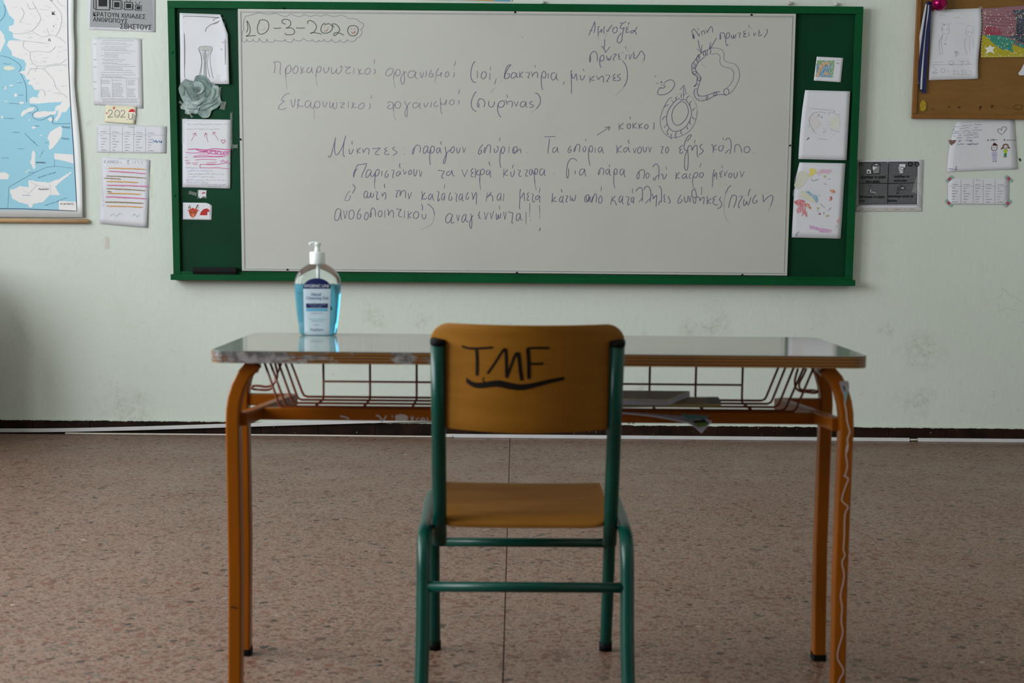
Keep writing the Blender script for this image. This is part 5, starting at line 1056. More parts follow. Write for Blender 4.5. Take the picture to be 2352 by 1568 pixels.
marks('pencil_drawing', [
 (V11("455,310 480,300 520,315 560,305 590,315 | 470,330 460,380 490,430 520,438 555,420 560,370 545,320 | 480,450 440,520 430,600 450,690 | 540,450 500,540 | 470,440 460,560 480,690 | 425,520 440,560 | 780,345 800,330 840,335 880,345 | 780,370 775,430 810,465 850,455 870,410 865,360 | 770,480 760,560 770,640 790,700 | 860,480 870,570 860,620 | 830,470 820,600 835,700 | 425,680 440,695 475,690 | 620,670 640,655 670,665 680,690 650,705 625,690 | 650,705 645,740 | 635,715 660,712 | 640,300 760,305 | 430,200 480,190 520,210 | 620,235 680,220 700,240"), 1.0, PC),
 (V11("475,372 482,380 | 528,372 535,380 | 800,408 806,416 | 845,410 852,418 | 495,320 500,326 | 510,565 516,570"), 2.2, ink(110, 112, 130)),
 (V11("345,800 480,798 | 555,790 560,820 590,830 620,815 600,785 560,785 | 690,775 720,800 740,780 715,850 | 770,780 800,790 820,820 780,822 | 325,830 560,830 700,828 870,825 | 340,850 400,900 345,935 410,935 | 455,890 460,930 490,930 510,900 480,880 455,890 | 545,895 550,940 | 590,920 640,905 620,940 | 670,900 680,945 | 700,915 740,905 730,945 | 770,900 775,950 | 800,905 850,920 815,945 | 330,945 420,942 | 600,950 700,955 860,962"), 1.0, ink(176, 178, 190)),
 ('fill', V11("632,662 660,658 672,675 650,690 634,682")[0], ink(176, 176, 184))], 0, s, pos=on(s))
tapes([(2252, 18, 10, 6, 0)], YP, s, .01)
pn = W(2141, 23, YP-.006); bm = bmesh.new(); bmesh.ops.create_uvsphere(bm, u_segments=10, v_segments=8, radius=.005, matrix=Matrix.Translation(pn))
bmo('pin', bm, ink(160, 30, 60, .3), s, True)
s = sheet('starry_painting', ((2256, 20), (2410, 8), (2405, 130), (2252, 132)), YP, ink(148, 108, 118), 'colourful painting with a white star, white dots and a teal leaf', 'painting', .003)
rr = random.Random(9)
g = [('fill', [(2256, 80), (2405, 128), (2405, 130), (2253, 132)], ink(172, 160, 44)),
 ('fill', V11("1020,455 1200,455 1400,500 1523,560 1900,640 1900,560 1600,440 1300,470")[0], crayon(70, 86, 100, .66)),
 ('fill', V11("1010,450 1200,455 1300,480 1420,530 1370,580 1385,680 1340,650 1250,640 1180,600 1100,530")[0], crayon(58, 134, 118, .66)),
 ('fill', V11("1400,540 1523,570 1800,640 1800,700 1600,640 1460,600")[0], crayon(60, 130, 116, .66)),
 ('fill', V11("1370,130 1523,120 1850,100 1850,420 1523,500 1400,480 1420,380 1430,250")[0], crayon(74, 78, 92, .66)),
 ('fill', V11("1010,340 1180,350 1240,390 1230,450 1020,445")[0], crayon(150, 66, 84, .66)),
 (V11("1010,200 1200,215 1400,200 | 1015,260 1200,280 1400,300 | 1030,240 1280,250 1420,270 | 1010,300 1240,330 1400,330 | 1040,380 1200,400 | 1300,150 1420,190 1523,200 | 1250,400 1400,440 1523,450"), 1.4, ink(128, 78, 92)),
 ('fill', V11("1088,575 1108,605 1152,605 1122,640 1142,690 1090,665 1028,695 1045,645 1015,612 1065,608")[0], ink(226, 226, 222))]
dots = []
for i in range(120):
    x = rr.uniform(1010, 1800); y = rr.uniform(120, 720); dots.append([(2080+x/5.6, y/5.6), (2080+(x+4)/5.6, (y+2)/5.6)])
for i in range(24): dots.append([(2256+i*6.2, 129.5-.03*i), (2257+i*6.2, 130-.03*i)])
for i in range(14): dots.append([(2256.5-.2*i, 30+i*7), (2256.8-.2*i, 31+i*7)])
g.append((dots, 2.0, ink(220, 214, 184)))
g.append(([[(2080+rr.gauss(1470, 40)/5.6, rr.uniform(320, 560)/5.6)]*1 for _ in range(50)], 1.8, ink(16, 20, 28)))
marks('painting', g, YP-.0032, s)
s = plate('torn_paper', [(2352, 146), (2345, 160), (2339, 168), (2341, 173), (2400, 172), (2400, 140)], YP, .0006, M['paper'], None, .003)
tag(s, 'torn white paper corner on the pinboard, cut by the photo edge', 'paper scrap')
s = plate('round_badge', [(2400+math.cos(t)*60, -22+math.sin(t)*40) for t in [i*math.pi/16 for i in range(32)]], YP, .003, ink(130, 110, 140), None, .006)
tag(s, 'round patterned badge in the top right corner of the pinboard', 'badge')
# ribbon
rb = empty('ribbon', (W(2120, 120, YP-.01).x, YP-.01, W(2120, 215, YP-.01).z), 'navy and white striped ribbon hanging on the pinboard, left of the pencil drawing', 'ribbon')
tt = lambda q: V11(q)[0]
def band(name, P, w, m, off, wob=.004):
    P = cr2(P, 5); V = []; Fc = []; n = len(P)
    for i, (x, y) in enumerate(P):
        yy_ = YP-off-wob*math.sin(i/n*5)
        for dx, dd in ((-w/2, 0), (w/2, 0), (w/2, .0008), (-w/2, .0008)):
            q = W(x+dx*(.45+.55*min(1, i/n*2.5)), y, yy_); q.y += dd; V.append(q)
    for i in range(n-1):
        for k in range(4): Fc.append((4*i+k, 4*i+(k+1) % 4, 4*i+4+(k+1) % 4, 4*i+4+k))
    Fc += [(3, 2, 1, 0), tuple(4*n-4+k for k in range(4))]
    return mk(name, V, Fc, m, rb, False)
band('ribbon_band', strokes("265,50 240,200 205,420 165,700 148,950 160,1080", 2080, 0, 5.6)[0], 7, M['white_ribbon'], .006)
band('ribbon_band', strokes("290,45 262,250 225,560 195,820 190,1000 210,1170", 2080, 0, 5.6)[0], 9, M['navy'], .010)
band('ribbon_band', strokes("300,50 290,200 262,480 235,760 215,980 205,1150", 2080, 0, 5.6)[0], 6, M['white_ribbon'], .013)
band('ribbon_band', strokes("318,50 310,200 285,420 262,720 245,1000 235,1200", 2080, 0, 5.6)[0], 9, M['navy'], .017)
bm = bmesh.new(); pk = W(2133, 7, YP-.014); bmesh.ops.create_uvsphere(bm, u_segments=14, v_segments=8, radius=.009, matrix=Matrix.Translation(pk) @ Matrix.Diagonal((1.3, .8, .8, 1)))
bmo('knot', bm, M['navy'], rb, True)
# christmas ball
bl = empty('christmas_ball', W(2158, 7, YP-.034), 'shiny magenta christmas ball hanging at the top of the pinboard', 'ornament')
pc = W(2158, 7, YP-.034); bm = bmesh.new(); bmesh.ops.create_uvsphere(bm, u_segments=32, v_segments=20, radius=.032, matrix=Matrix.Translation(pc)); bmo('ball', bm, M['ball'], bl, True)
tube('cap', [pc+Vector((0, 0, .030)), pc+Vector((0, 0, .040))], .007, M['gold'], bl, 12)
tube('string', [pc+Vector((0, 0, .040)), pc+Vector((0, .012, .075)), pc+Vector((0, .018, .12))], .0008, M['gold'], bl, 6)
# gold medal
md = empty('foil_medal', W(2120, 243, YP-.005), 'small gold foil medal near the lower left corner of the pinboard', 'medal')
pm = W(2120, 243, YP-.004)
def disc(r, d0, d1, name):
    n = 28; V = [(pm.x+math.cos(2*math.pi*i/n)*r*.62*(1+.015*(i % 2)), pm.y-d, pm.z+math.sin(2*math.pi*i/n)*r*(1+.015*(i % 2))) for d in (d0, d1) for i in range(n)]
    return mk(name, V, [tuple(range(n, 2*n)), tuple(range(n))[::-1]]+[(i, (i+1) % n, n+(i+1) % n, n+i) for i in range(n)], M['gold'], md)
disc(.0235, -.002, .001, 'disc'); disc(.016, .001, .0022, 'inner_ring'); disc(.008, .0022, .0034, 'centre')
# strip of pictures above the board and hanging lugs
s = plate('picture_above', [(952, -60), (1180, -58), (1175, 3.6), (952, -1.5)], D, .003, M['paper'], None, .002)
tag(s, 'orange and blue picture whose lower edge shows above the chalkboard', 'picture')
marks('print', [('fill', [(960, -60), (1146, -60), (1134, 1.9), (960, -2.2)], ink(196, 140, 36)), ('fill', [(1146, -60), (1176, -60), (1172, 2.8), (1134, 2.0)], ink(84, 146, 176))], D-.005, s, off=.0006)
for i, (x_, y_, lb) in enumerate(((1247, 5, 'white plaster lug on the top edge of the chalkboard, near its middle'), (1813, 7, 'cream lump of glue on the top edge of the chalkboard, second from the right'), (1920, 9, 'white plaster lug on the top edge of the chalkboard, rightmost'))):
    p = W(x_, y_+1, D-.012); bm = bmesh.new(); bmesh.ops.create_icosphere(bm, subdivisions=3, radius=.008, matrix=Matrix.Translation(p) @ Matrix.Diagonal((1, 1.2, .8, 1)))
    for v in bm.verts: v.co += (v.co-p).normalized()*noise.noise(v.co*220)*.004
    o = bmo('plaster_lug', bm, M['trunk'] if i != 1 else M['cable'], None, True); tag(o, lb, 'lug')
# ------------------------------------------------------------------ cable trunking and cable
def trunk(P0, P1, label, y=D-.018, w=.016, h=.015):
    sec = rrect(h/2, w/2, .0015, 2)
    o = tube('cable_trunking', [P0, P1], 0, M['trunk'], None, sect=sec, up=(0, 0, 1))
    return tag(o, label, 'cable duct', 'white cable ducts along the skirting')
zf = .0078
xa = W(1018, 1001, D-.018).x; xb = W(2088, 1010, D-.018).x; xc = W(2108, 1011, D-.018).x
trunk(Vector((xa, D-.020, zf)), Vector((xb, D-.020, zf)), 'long straight white cable duct on the floor, behind the desk and chair')
trunk(Vector((xc, D-.020, zf)), Vector((2.7, D-.020, zf)), 'straight white cable duct on the floor at the right edge')
xs = XL_WALL+.5
q0 = W(0, 989, D-.02); q1 = W(250, 985, D-.02); q2 = W(650, 973, D-.021); q3 = W(985, 963, D-.021)
def tr2(P, lb):
    o = tube('cable_trunking', smoothpath(P, 8), 0, M['trunk'], None, sect=rrect(.0078, .008, .0015, 2), up=(0, 0, 1)); return tag(o, lb, 'cable duct', 'white cable ducts along the skirting')
tr2([Vector((xs, D-.022, .0135)), Vector((q0.x, D-.022, max(.0135, q0.z))), Vector((q1.x, D-.022, q1.z)), Vector((q2.x, D-.022, q2.z)), Vector((q3.x, D-.022, q3.z))], 'loose white cable duct rising off the floor, left behind the desk')
cp = [(150, 993), (300, 996), (523, 998), (700, 998), (850, 1001), (1000, 1001.5), (1040, 1003)]
P = [Vector((W(x_, y_, D-.030).x, D-.030-.003*math.sin(i*1.7), .0042)) for i, (x_, y_) in enumerate(cp)]
tag(tube('cable', smoothpath(P, 8), .0040, M['cable'], None, 10), 'thin off-white cable lying on the floor below the loose duct', 'cable')
P = [Vector((W(x_, 1012, D-.020).x, D-.020, .0075)) for x_ in (2080, 2098, 2116)]
tag(tube('cable', P, .0045, M['cable'], None, 10), 'short piece of cable bridging the gap between the two right ducts', 'cable')

# ------------------------------------------------------------------ desk
ZT = .677
dk = empty('school_desk', (.02, 2.98, 0), 'two-seat school desk with grey laminate top and orange steel frame', 'desk')
fl_ = G(483, 803, ZT); fr_ = G(2003, 820, ZT)
yf = (fl_.y+fr_.y)/2; bl_ = G(582, 763, ZT); br_ = G(1868, 772, ZT); yb = (bl_.y+br_.y)/2
tx0, tx1 = (fl_.x*1+bl_.x*0), fr_.x

yb = yf+.50
def slab(name, x0, x1, y0, y1, z0, z1, r, m, parent, bev=0.0):
    P = []
    for cx, cy, s_ in ((x1-r, y1-r, 0), (x0+r, y1-r, 1), (x0+r, y0+r, 2), (x1-r, y0+r, 3)):
        for i in range(9):
            t = math.pi/2*(s_+i/8); P.append((cx+r*math.cos(t), cy+r*math.sin(t)))
    n = len(P); V = [(x, y, z0) for x, y in P]+[(x, y, z1) for x, y in P]
    return mk(name, V, [tuple(range(n))[::-1], tuple(range(n, 2*n))]+[(i, (i+1) % n, n+(i+1) % n, n+i) for i in range(n)], m, parent)
slab('tabletop', tx0, tx1, yf, yb, ZT-.0225, ZT-.0012, .03, M['ply_edge'], dk)
slab('laminate', tx0+.001, tx1-.001, yf+.001, yb-.001, ZT-.0012, ZT, .029, M['laminate'], dk, )
UB = ZT-.0225
YN, YFAR = yf+.045, G(1878, 1513, 0).y
def legX(px, py, Y): return W(px, py, Y).x
lx = {'nl': (legX(540, 1150, YN), 1), 'nr': (legX(1935, 1150, YN), -1), 'fl': (legX(566, 1350, YFAR), 1), 'fr': (legX(1880, 1350, YFAR), -1)}
def leg(key, Y, lab=None):
    X, d = lx[key]
    P = [Vector((X-d*.005, Y, .012)), Vector((X, Y, .25)), Vector((X, Y, .50)), Vector((X, Y, .545))]
    for t in (.2, .4, .6, .8, 1.0): P.append(Vector((X+d*.042*(1-math.sqrt(max(0, 1-(t*.92)**2)))/ (1-math.sqrt(1-.92**2)), Y, .545+(UB-.003-.545)*t)))
    o = tube('leg', P, 0, M['orange'], dk, sect=rrect(.0125, .0175, .004, 3), up=(1, 0, 0), label=lab)
    tube('foot_cap', [(P[0].x, Y, 0), (P[0].x, Y, .014)], 0, M['rubber'], o, sect=rrect(.014, .019, .004, 3), up=(1, 0, 0))
    return o
LG = {}
LG['nl'] = leg('nl', YN); LG['nr'] = leg('nr', YN, 'orange leg with a white paint drip line and patch'); LG['fl'] = leg('fl', YFAR); LG['fr'] = leg('fr', YFAR)
# under-top side rails joining near and far leg
for a in ('l', 'r'):
    X, d = lx['n'+a]; X2 = lx['f'+a][0]
    tube('side_rail', [(X+d*.034, YN+.012, UB-.0116), (X2+d*.034, YFAR-.005, UB-.0116)], 0, M['orange'], dk, sect=rrect(.0115, .0115, .003, 2), up=(0, 0, 1))
# lower frame: stub from the far leg, diagonal to the near leg, long beam
ZR = .546
YBM = 2.925
beamL, beamR = W(640, 960, YBM).x, W(1850, 965, YBM).x
for a, px_far, dd in (('l', 672, 1), ('r', 1790, -1)):
    Xn = lx['n'+a][0]; Xf = lx['f'+a][0]; Xp = W(px_far, 915, YFAR).x
    tube('stub_rail', [(Xf+dd*.012, YFAR, ZR), (Xp, YFAR, ZR)], 0, M['orange'], dk, sect=rrect(.012, .0125, .003, 2), up=(0, 0, 1))
    tube('side_rail', [(Xp, YFAR-.004, ZR+.0005), (Xn+dd*.013, YN+.004, ZR-.0005)], 0, M['orange'], dk, sect=rrect(.012, .0115, .003, 2), up=(0, 0, 1))
def diag_x(a, px_far, dd):
    t = (YBM-YN)/(YFAR-YN); Xn = lx['n'+a][0]+dd*.013; return Xn+(W(px_far, 915, YFAR).x-Xn)*t
bmL = diag_x('l', 672, 1); bmR = diag_x('r', 1790, -1)
beam = tube('front_beam', [(bmL, YBM, ZR-.002), (bmR, YBM, ZR-.002)], 0, M['orange'], dk, sect=rrect(.0115, .0125, .003, 2), up=(0, 0, 1))
V12 = lambda t: strokes(t, 470, 740, 4.438)
WP = ink(176, 166, 164)
marks('scratched_lettering', [(V12("1380,955 1430,965 1475,985 | 1745,950 1775,955 1800,985 1810,1020 | 1855,950 1830,985 1810,1005"), 3.4, WP), ('fill', V12("1940,950 1990,935 2040,940 2075,960 2070,1000 2010,1010 1945,1000")[0], WP), (V12("1910,945 1918,975 | 2105,955 2115,1000 2130,960 | 2160,975 2160,1015 | 2160,985 2185,970 | 2215,975 2205,1000 2235,1005 2240,985 2215,975 | 2270,970 2275,1010"), 3, WP),
   (strokes("150,850 165,870 190,850 200,870 230,850 | 260,830 275,860", 1400, 740, 3.733), 2, ink(140, 90, 70))], YBM-.0125, beam, off=.0008)
# wire basket
wy = [YBM+.022+i*(YFAR-.03-YBM-.022)/3 for i in range(4)]
wires_px = [(685, 941, 1690, 948), (682, 932, 1712, 944), (690, 925, 1735, 935), (698, 919, 1757, 926)]
tops_px = [(632, 834, 1838, 846), (617+28, 834, 1826, 846), (652, 834, 1812, 846), (658, 834, 1797, 846)]
ZW = ZR+.0095
def wirepath(y, xl0, xl1, xr1, xr0, zb_):
    a, c, d, e = Vector((xl0, y, UB-.001)), Vector((xl1, y, zb_)), Vector((xr1, y, zb_)), Vector((xr0, y, UB-.001))
    return [a, c+(a-c)*.10, c+(a-c)*.03+Vector((.001, 0, 0)), c+Vector((.007, 0, 0)), d-Vector((.007, 0, 0)), d+(e-d)*.03-Vector((.001, 0, 0)), d+(e-d)*.10, e]
LT, LB = (615, 632, 646, 657), ((657, 938), (673, 930), (685, 924), (698, 918))
RT, RB = (1853, 1831, 1814, 1800), ((1802, 950), (1786, 943), (1770, 935), (1756, 927))
for i, y in enumerate(wy):
    tube('basket_wire', wirepath(y, W(LT[i], 834, y).x, W(LB[i][0], LB[i][1], y).x, W(RB[i][0], RB[i][1], y).x, W(RT[i], 846, y).x, ZW), .0024, M['wire'], dk, 8)
y = YBM+.002
tube('basket_wire', wirepath(y, W(603, 834, y).x, W(643, 938, y).x, W(1826, 950, y).x, W(1874, 846, y).x, ZW+.0005), .0024, M['wire'], dk, 8)
yk = wy[-1]+.004
for px_ in (743, 850, 957, 1064, 1171, 1278, 1385, 1492, 1598, 1705):
    X = W(px_, 880, yk).x
    tube('basket_wire', [Vector((X, yk, UB)), Vector((X, yk, ZW+.010)), Vector((X, yk-.004, ZW-.002)), Vector((X, yk-.014, ZW-.0048)), Vector((X, YBM+.010, ZW-.0048))], .0024, M['wire'], dk, 8)
tube('basket_wire', [Vector((W(743, 877, yk).x, yk-.0045, W(1200, 879, yk).z)), Vector((W(1705, 882, yk).x, yk-.0045, W(1200, 879, yk).z))], .0022, M['wire'], dk, 8)
# bag hooks
for sgn, pts in ((1, [(632, 834), (637, 858), (634, 872), (625, 884), (612, 888), (596, 886), (583, 886), (578, 889), (581, 893), (600, 895), (615, 895), (624, 890), (632, 870), (640, 850), (646, 834)]),
                 (-1, [(1833, 846), (1826, 872), (1828, 890), (1838, 898), (1852, 900), (1868, 902), (1876, 901), (1878, 898), (1866, 896), (1850, 896), (1838, 893), (1836, 880), (1846, 860), (1852, 846)])):
    P = [W(x_, y_, 3.0 + (.05 if i > len(pts)//2 else 0)) for i, (x_, y_) in enumerate(pts)]
    tube('bag_hook', smoothpath(P, 4), .0024, M['wire'], dk, 8)
# paint drip on the near right leg
Yl = YN-.0175
V13 = lambda t: strokes(t, 1820, 1050, 3.026); V14 = lambda t: strokes(t, 1400, 740, 3.733)
marks('paint_drip', [(V13("380,-90 372,-20 382,60 365,130 | 355,125 388,150 370,200 345,280 350,310 385,345 365,400 360,560 355,640 365,680 345,730 358,800 355,860 335,960 345,1040 340,1140 350,1220 320,1330 315,1400 355,1480 330,1540 305,1600"), 3.4, ink(182, 150, 140)),
   (V14("2020,640 2018,700 2030,760 2035,830 2050,900 2060,940 2040,1000 2045,1060 2032,1120"), 3.6, ink(182, 158, 148)),
   ('fill', V14("1968,508 2010,500 2050,505 2056,560 2042,620 2028,690 2016,690 2005,620 1985,570")[0], ink(150, 146, 150)), ('fill', V14("2015,600 2038,590 2034,650 2026,685 2018,660")[0], ink(100, 150, 148)), ('fill', V14("1995,540 2020,550 2025,590 2010,590")[0], ink(74, 74, 84))], Yl, LG['nr'], off=.0009)
marks('scuff', [(strokes("90,1040 115,1042 135,1048", 500, 1050, 3.026), 3, ink(60, 30, 12)), ], YN-.0175, LG['nl'], off=.0009)

# things in the basket
ZB = ZW+.0026
def qbox(name, c, z0, z1, m, label, cat, skew=None, parent=None):
    """c: four floor-plan corners (x, y)"""
    V = [(x, y, z0) for x, y in c]+[(x, y, z1) for x, y in c]
    o = mk(name, V, [(3, 2, 1, 0), (4, 5, 6, 7), (0, 1, 5, 4), (1, 2, 6, 5), (2, 3, 7, 6), (3, 0, 4, 7)], m, parent)
    return tag(o, label, cat) if label else o
def wx(px_, y_): return W(px_, 930, y_).x
c = [(wx(1425, 2.95), 2.95), (wx(1657, 2.98), 2.985), (wx(1650, 3.10), 3.105), (wx(1440, 3.10), 3.10)]
bk = qbox('picture_book', c, ZB, ZB+.006, ink(196, 186, 140), 'thin book with a yellow and grey cover in the desk basket, under the exercise books', 'book')
qbox('cover_spine', [(wx(1630, 2.975), 2.978), (wx(1658, 2.98), 2.982), (wx(1650, 3.10), 3.105), (wx(1622, 3.10), 3.10)], ZB+.006, ZB+.0066, ink(124, 146, 146), None, None, parent=bk)
c = [(wx(1415, 2.94), 2.94), (wx(1534, 2.94), 2.935), (wx(1584, 3.10), 3.10), (wx(1430, 3.10), 3.10)]
b1 = qbox('exercise_book', c, ZB+.0068, ZB+.0145, ink(196, 198, 222), 'lower exercise book with bluish page edges, in the desk basket', 'book')
marks('page_edge', [([[(1434, 941), (1530, 944)]], 1, ink(110, 112, 140))], 2.936, b1, off=.0012)
c2 = [(x, y+.004) for x, y in c]
b2 = qbox('exercise_book', c2, ZB+.0147, ZB+.0180, ink(216, 210, 200), 'topmost grey-covered exercise book in the desk basket', 'book')
# drooping magazine
V = []; Fc = []; nu, nv = 12, 4
mg = [[(1418, 950), (1440, 951), (1500, 957), (1555, 967), (1588, 976), (1611, 995)], [(1418, 941), (1440, 942), (1500, 943), (1570, 944), (1625, 945), (1650, 952)]]
def rowpts(P, y0, y1):
    P = [Vector((a, b, 0)) for a, b in P]; P = smoothpath(P, 3); n = len(P)
    return [W(p.x, p.y, y0+(y1-y0)*i/(n-1)) for i, p in enumerate(P)]
r0 = rowpts(mg[0], 2.905, 2.885); r1 = rowpts(mg[1], 2.96, 2.93); n = len(r0)
for lift in (0, .0022):
    for r_ in (r0, r1): V += [p+Vector((0, 0, lift)) for p in r_]
for i in range(n-1): Fc += [(i, i+1, n+i+1, n+i), (2*n+i, 3*n+i, 3*n+i+1, 2*n+i+1), (i, 2*n+i, 2*n+i+1, i+1), (n+i, n+i+1, 3*n+i+1, 3*n+i)]
Fc += [(n-1, 3*n-1, 4*n-1, 2*n-1), (0, n, 3*n, 2*n)]
mgo = mk('magazine', V, Fc, ink(186, 188, 208), None, False); tag(mgo, 'limp open magazine drooping over the front beam of the desk basket', 'magazine')
marks('cover_print', [('fill', [(1590, 966), (1618, 962), (1630, 974), (1600, 976)], ink(26, 36, 28)), ('fill', [(1596, 972), (1626, 970), (1622, 978), (1604, 980)], ink(84, 112, 50)), ('fill', [(1560, 950), (1630, 954), (1620, 962), (1580, 962)], ink(70, 104, 110))], 2.884, mgo, off=.002)

# ------------------------------------------------------------------ hand gel bottle
pb = G(731, 769, ZT)
bo = empty('hand_gel_bottle', (pb.x, pb.y, ZT), 'clear pump bottle of blue hand gel standing on the desk', 'bottle')
SC = .1/112.0   # metres per photo pixel at the bottle
def lathe(name, prof, m, ry=.5, ex=2.6, seg=40, cap=True, smooth=True, cx=pb.x, cy=pb.y):
    """prof: (half width m, z, depth ratio, superellipse exponent)"""
    V = []; Fc = []
    for (r, z, dr, e) in prof:
        for i in range(seg):
            t = 2*math.pi*i/seg; c_, s_ = math.cos(t), math.sin(t)
            V.append((cx+r*math.copysign(abs(c_)**(2/e), c_), cy+r*dr*math.copysign(abs(s_)**(2/e), s_), z))
    for j in range(len(prof)-1):
        for i in range(seg):
            a = j*seg+i; b = j*seg+(i+1) % seg; Fc.append((a, b, b+seg, a+seg))
    if cap: Fc += [tuple(range(seg))[::-1], tuple(range((len(prof)-1)*seg, len(prof)*seg))]
    return mk(name, V, Fc, m, bo, smooth)
k = SC
def prof(pts, inset=0.0): return [(max(.001, w*k-inset), ZT+h*k, d, e) for w, h, d, e in pts]
outer = [(34, 0.2, .5, 3), (41, 1.5, .52, 3), (44, 6, .54, 3), (46.5, 30, .54, 3), (50, 60, .54, 3), (53, 95, .54, 3), (54, 118, .54, 2.8), (53, 130, .54, 2.6), (48, 143, .56, 2.4), (38, 155, .62, 2.2), (26, 163, .75, 2), (16, 167, 1, 2), (15, 173, 1, 2)]
lathe('container', prof(outer), M['bottle'])
gelp = [(33, 2.5, .5, 3), (40, 3.2, .5, 3), (43, 7, .52, 3), (45.5, 30, .52, 3), (49, 60, .52, 3), (52, 95, .52, 3), (53, 114, .52, 2.8), (52.6, 119, .52, 2.7)]
lathe('gel', prof(gelp, .0006), M['gel'])
cap = lathe('pump_collar', prof([(17.5, 165, 1, 2), (18, 167, 1, 2), (18, 192, 1, 2), (16.5, 194, 1, 2)]), M['white_pump'], seg=28, smooth=True)
lathe('pump_stem', prof([(7, 193, 1, 2), (7, 200, 1, 2), (5.5, 201, 1, 2), (6, 206, 1, 2), (8, 210, 1, 2), (9, 214, 1, 2), (7, 216, 1, 2)]), M['white_pump'], seg=20)
P = [Vector((pb.x+.006, pb.y, ZT+212*k)), Vector((pb.x-.002, pb.y-.002, ZT+214*k)), Vector((pb.x-.010, pb.y-.004, ZT+213.5*k)), Vector((pb.x-.016, pb.y-.006, ZT+211*k))]
tube('nozzle', smoothpath(P, 4), .0032, M['white_pump'], bo, 10)
tube('dip_tube', [Vector((pb.x+.001, pb.y, ZT+166*k)), Vector((pb.x+.002, pb.y, ZT+119.5*k))], .0035, M['white_pump'], bo, 10)
tube('dip_tube', [Vector((pb.x+.002, pb.y, ZT+119*k)), Vector((pb.x+.026, pb.y+.002, ZT+60*k))], .0028, M['label_blue'], bo, 8)
# label following the front of the bottle
def fr_y(X, z):
    h = (z-ZT)/k
    for (w0, h0, d0, e0), (w1, h1, d1, e1) in zip(outer, outer[1:]):
        if h <= h1:
            t = (h-h0)/(h1-h0); r = (w0+(w1-w0)*t)*k; d = d0+(d1-d0)*t; e = e0+(e1-e0)*t
            u = min(.999, abs(X-pb.x)/r); return pb.y - r*d*(1-u**e)**(1/e)
    return pb.y
def lpos(off):
    def f(x, y):
        Y = pb.y-.025
        for _ in range(4):
            p = W(x, y, Y); Y = fr_y(p.x, p.z)-off
        return W(x, y, Y)
    return f
def patch(name, pts_fn, m, off, parent, nu=14, nv=16):
    f = lpos(off); V = []; Fc = []
    for j in range(nv+1):
        for i in range(nu+1): V.append(f(*pts_fn(i/nu, j/nv)))
    for j in range(nv):
        for i in range(nu): a = j*(nu+1)+i; Fc.append((a, a+nu+1, a+nu+2, a+1))
    return mk(name, V, Fc, m, parent, True)
V15 = lambda x, y: (640+x/6.03, 540+y/6.03)
def lab(u, v): return V15(340+18*v+u*(380-35*v), 740+v*640)
lb = patch('label', lab, M['label_white'], .0007, bo)
def labtop(u, v):
    x = 340+380*u; top = 740-15*0-(740-595)*math.sqrt(max(0, 1-((u-.5)/.52)**2)); return V15(x, top+(740-top)*v)
patch('label_header', labtop, M['label_blue'], .0010, lb, 18, 4)
patch('label_band', lambda u, v: V15(380+300*u, 945+62*v), M['label_blue'], .0011, lb, 10, 2)
patch('label_band', lambda u, v: V15(380+298*u, 1015+36*v), ink(90, 168, 206), .0011, lb, 10, 2)
def q15(s_, x0, y0, x1, y1, b=0): return (s_, *V15(x0, y0), *V15(x1, y1), 0, b)
lettering('lettering', [q15('HYGIENIC LINE', 358, 682, 700, 722, .02)], 0, lb, ink(220, 226, 234), off=.0018, pos=lpos)
lettering('lettering', [q15('Hand', 455, 795, 580, 840, .02), q15('Cleansing Gel', 378, 848, 682, 900, .02)], 0, lb, ink(14, 66, 122), off=.0018, pos=lpos)
lettering('lettering', [q15('FrezyDerm', 438, 1288, 615, 1335, .0)], 0, lb, ink(60, 70, 110), off=.0018, pos=lpos)
marks('small_print', [([[V15(a, b) for a, b in q] for q in scrib(420, 965, 655, 965, 8, 12, .1, 1)], .8, ink(150, 160, 190)), ([[V15(a, b) for a, b in q] for q in scrib(440, 990, 600, 990, 6, 12, .1, 2)], .8, ink(150, 160, 190)),
   ([[V15(a, b) for a, b in q] for q in scrib(440, 1080, 610, 1080, 6, 12, .1, 3)], .9, ink(130, 150, 180)), ([[V15(a, b) for a, b in q] for q in scrib(415, 1162, 640, 1162, 8, 12, .1, 4)], .9, ink(130, 180, 200)), ([[V15(a, b) for a, b in q] for q in scrib(450, 1190, 600, 1192, 8, 12, .1, 5)], .9, ink(130, 180, 200)), ([[V15(a, b) for a, b in q] for q in scrib(480, 1240, 575, 1240, 8, 12, .1, 6)], .9, ink(120, 150, 180))], 0, lb, off=.002, pos=lpos)

# ------------------------------------------------------------------ chair
fL, fR = G(1000, 1488, 0), G(1388, 1488, 0)
tL, tR = W(1004, 790, 2.70), W(1420, 790, 2.70)
cF = (fL+fR)/2; cT = (tL+tR)/2

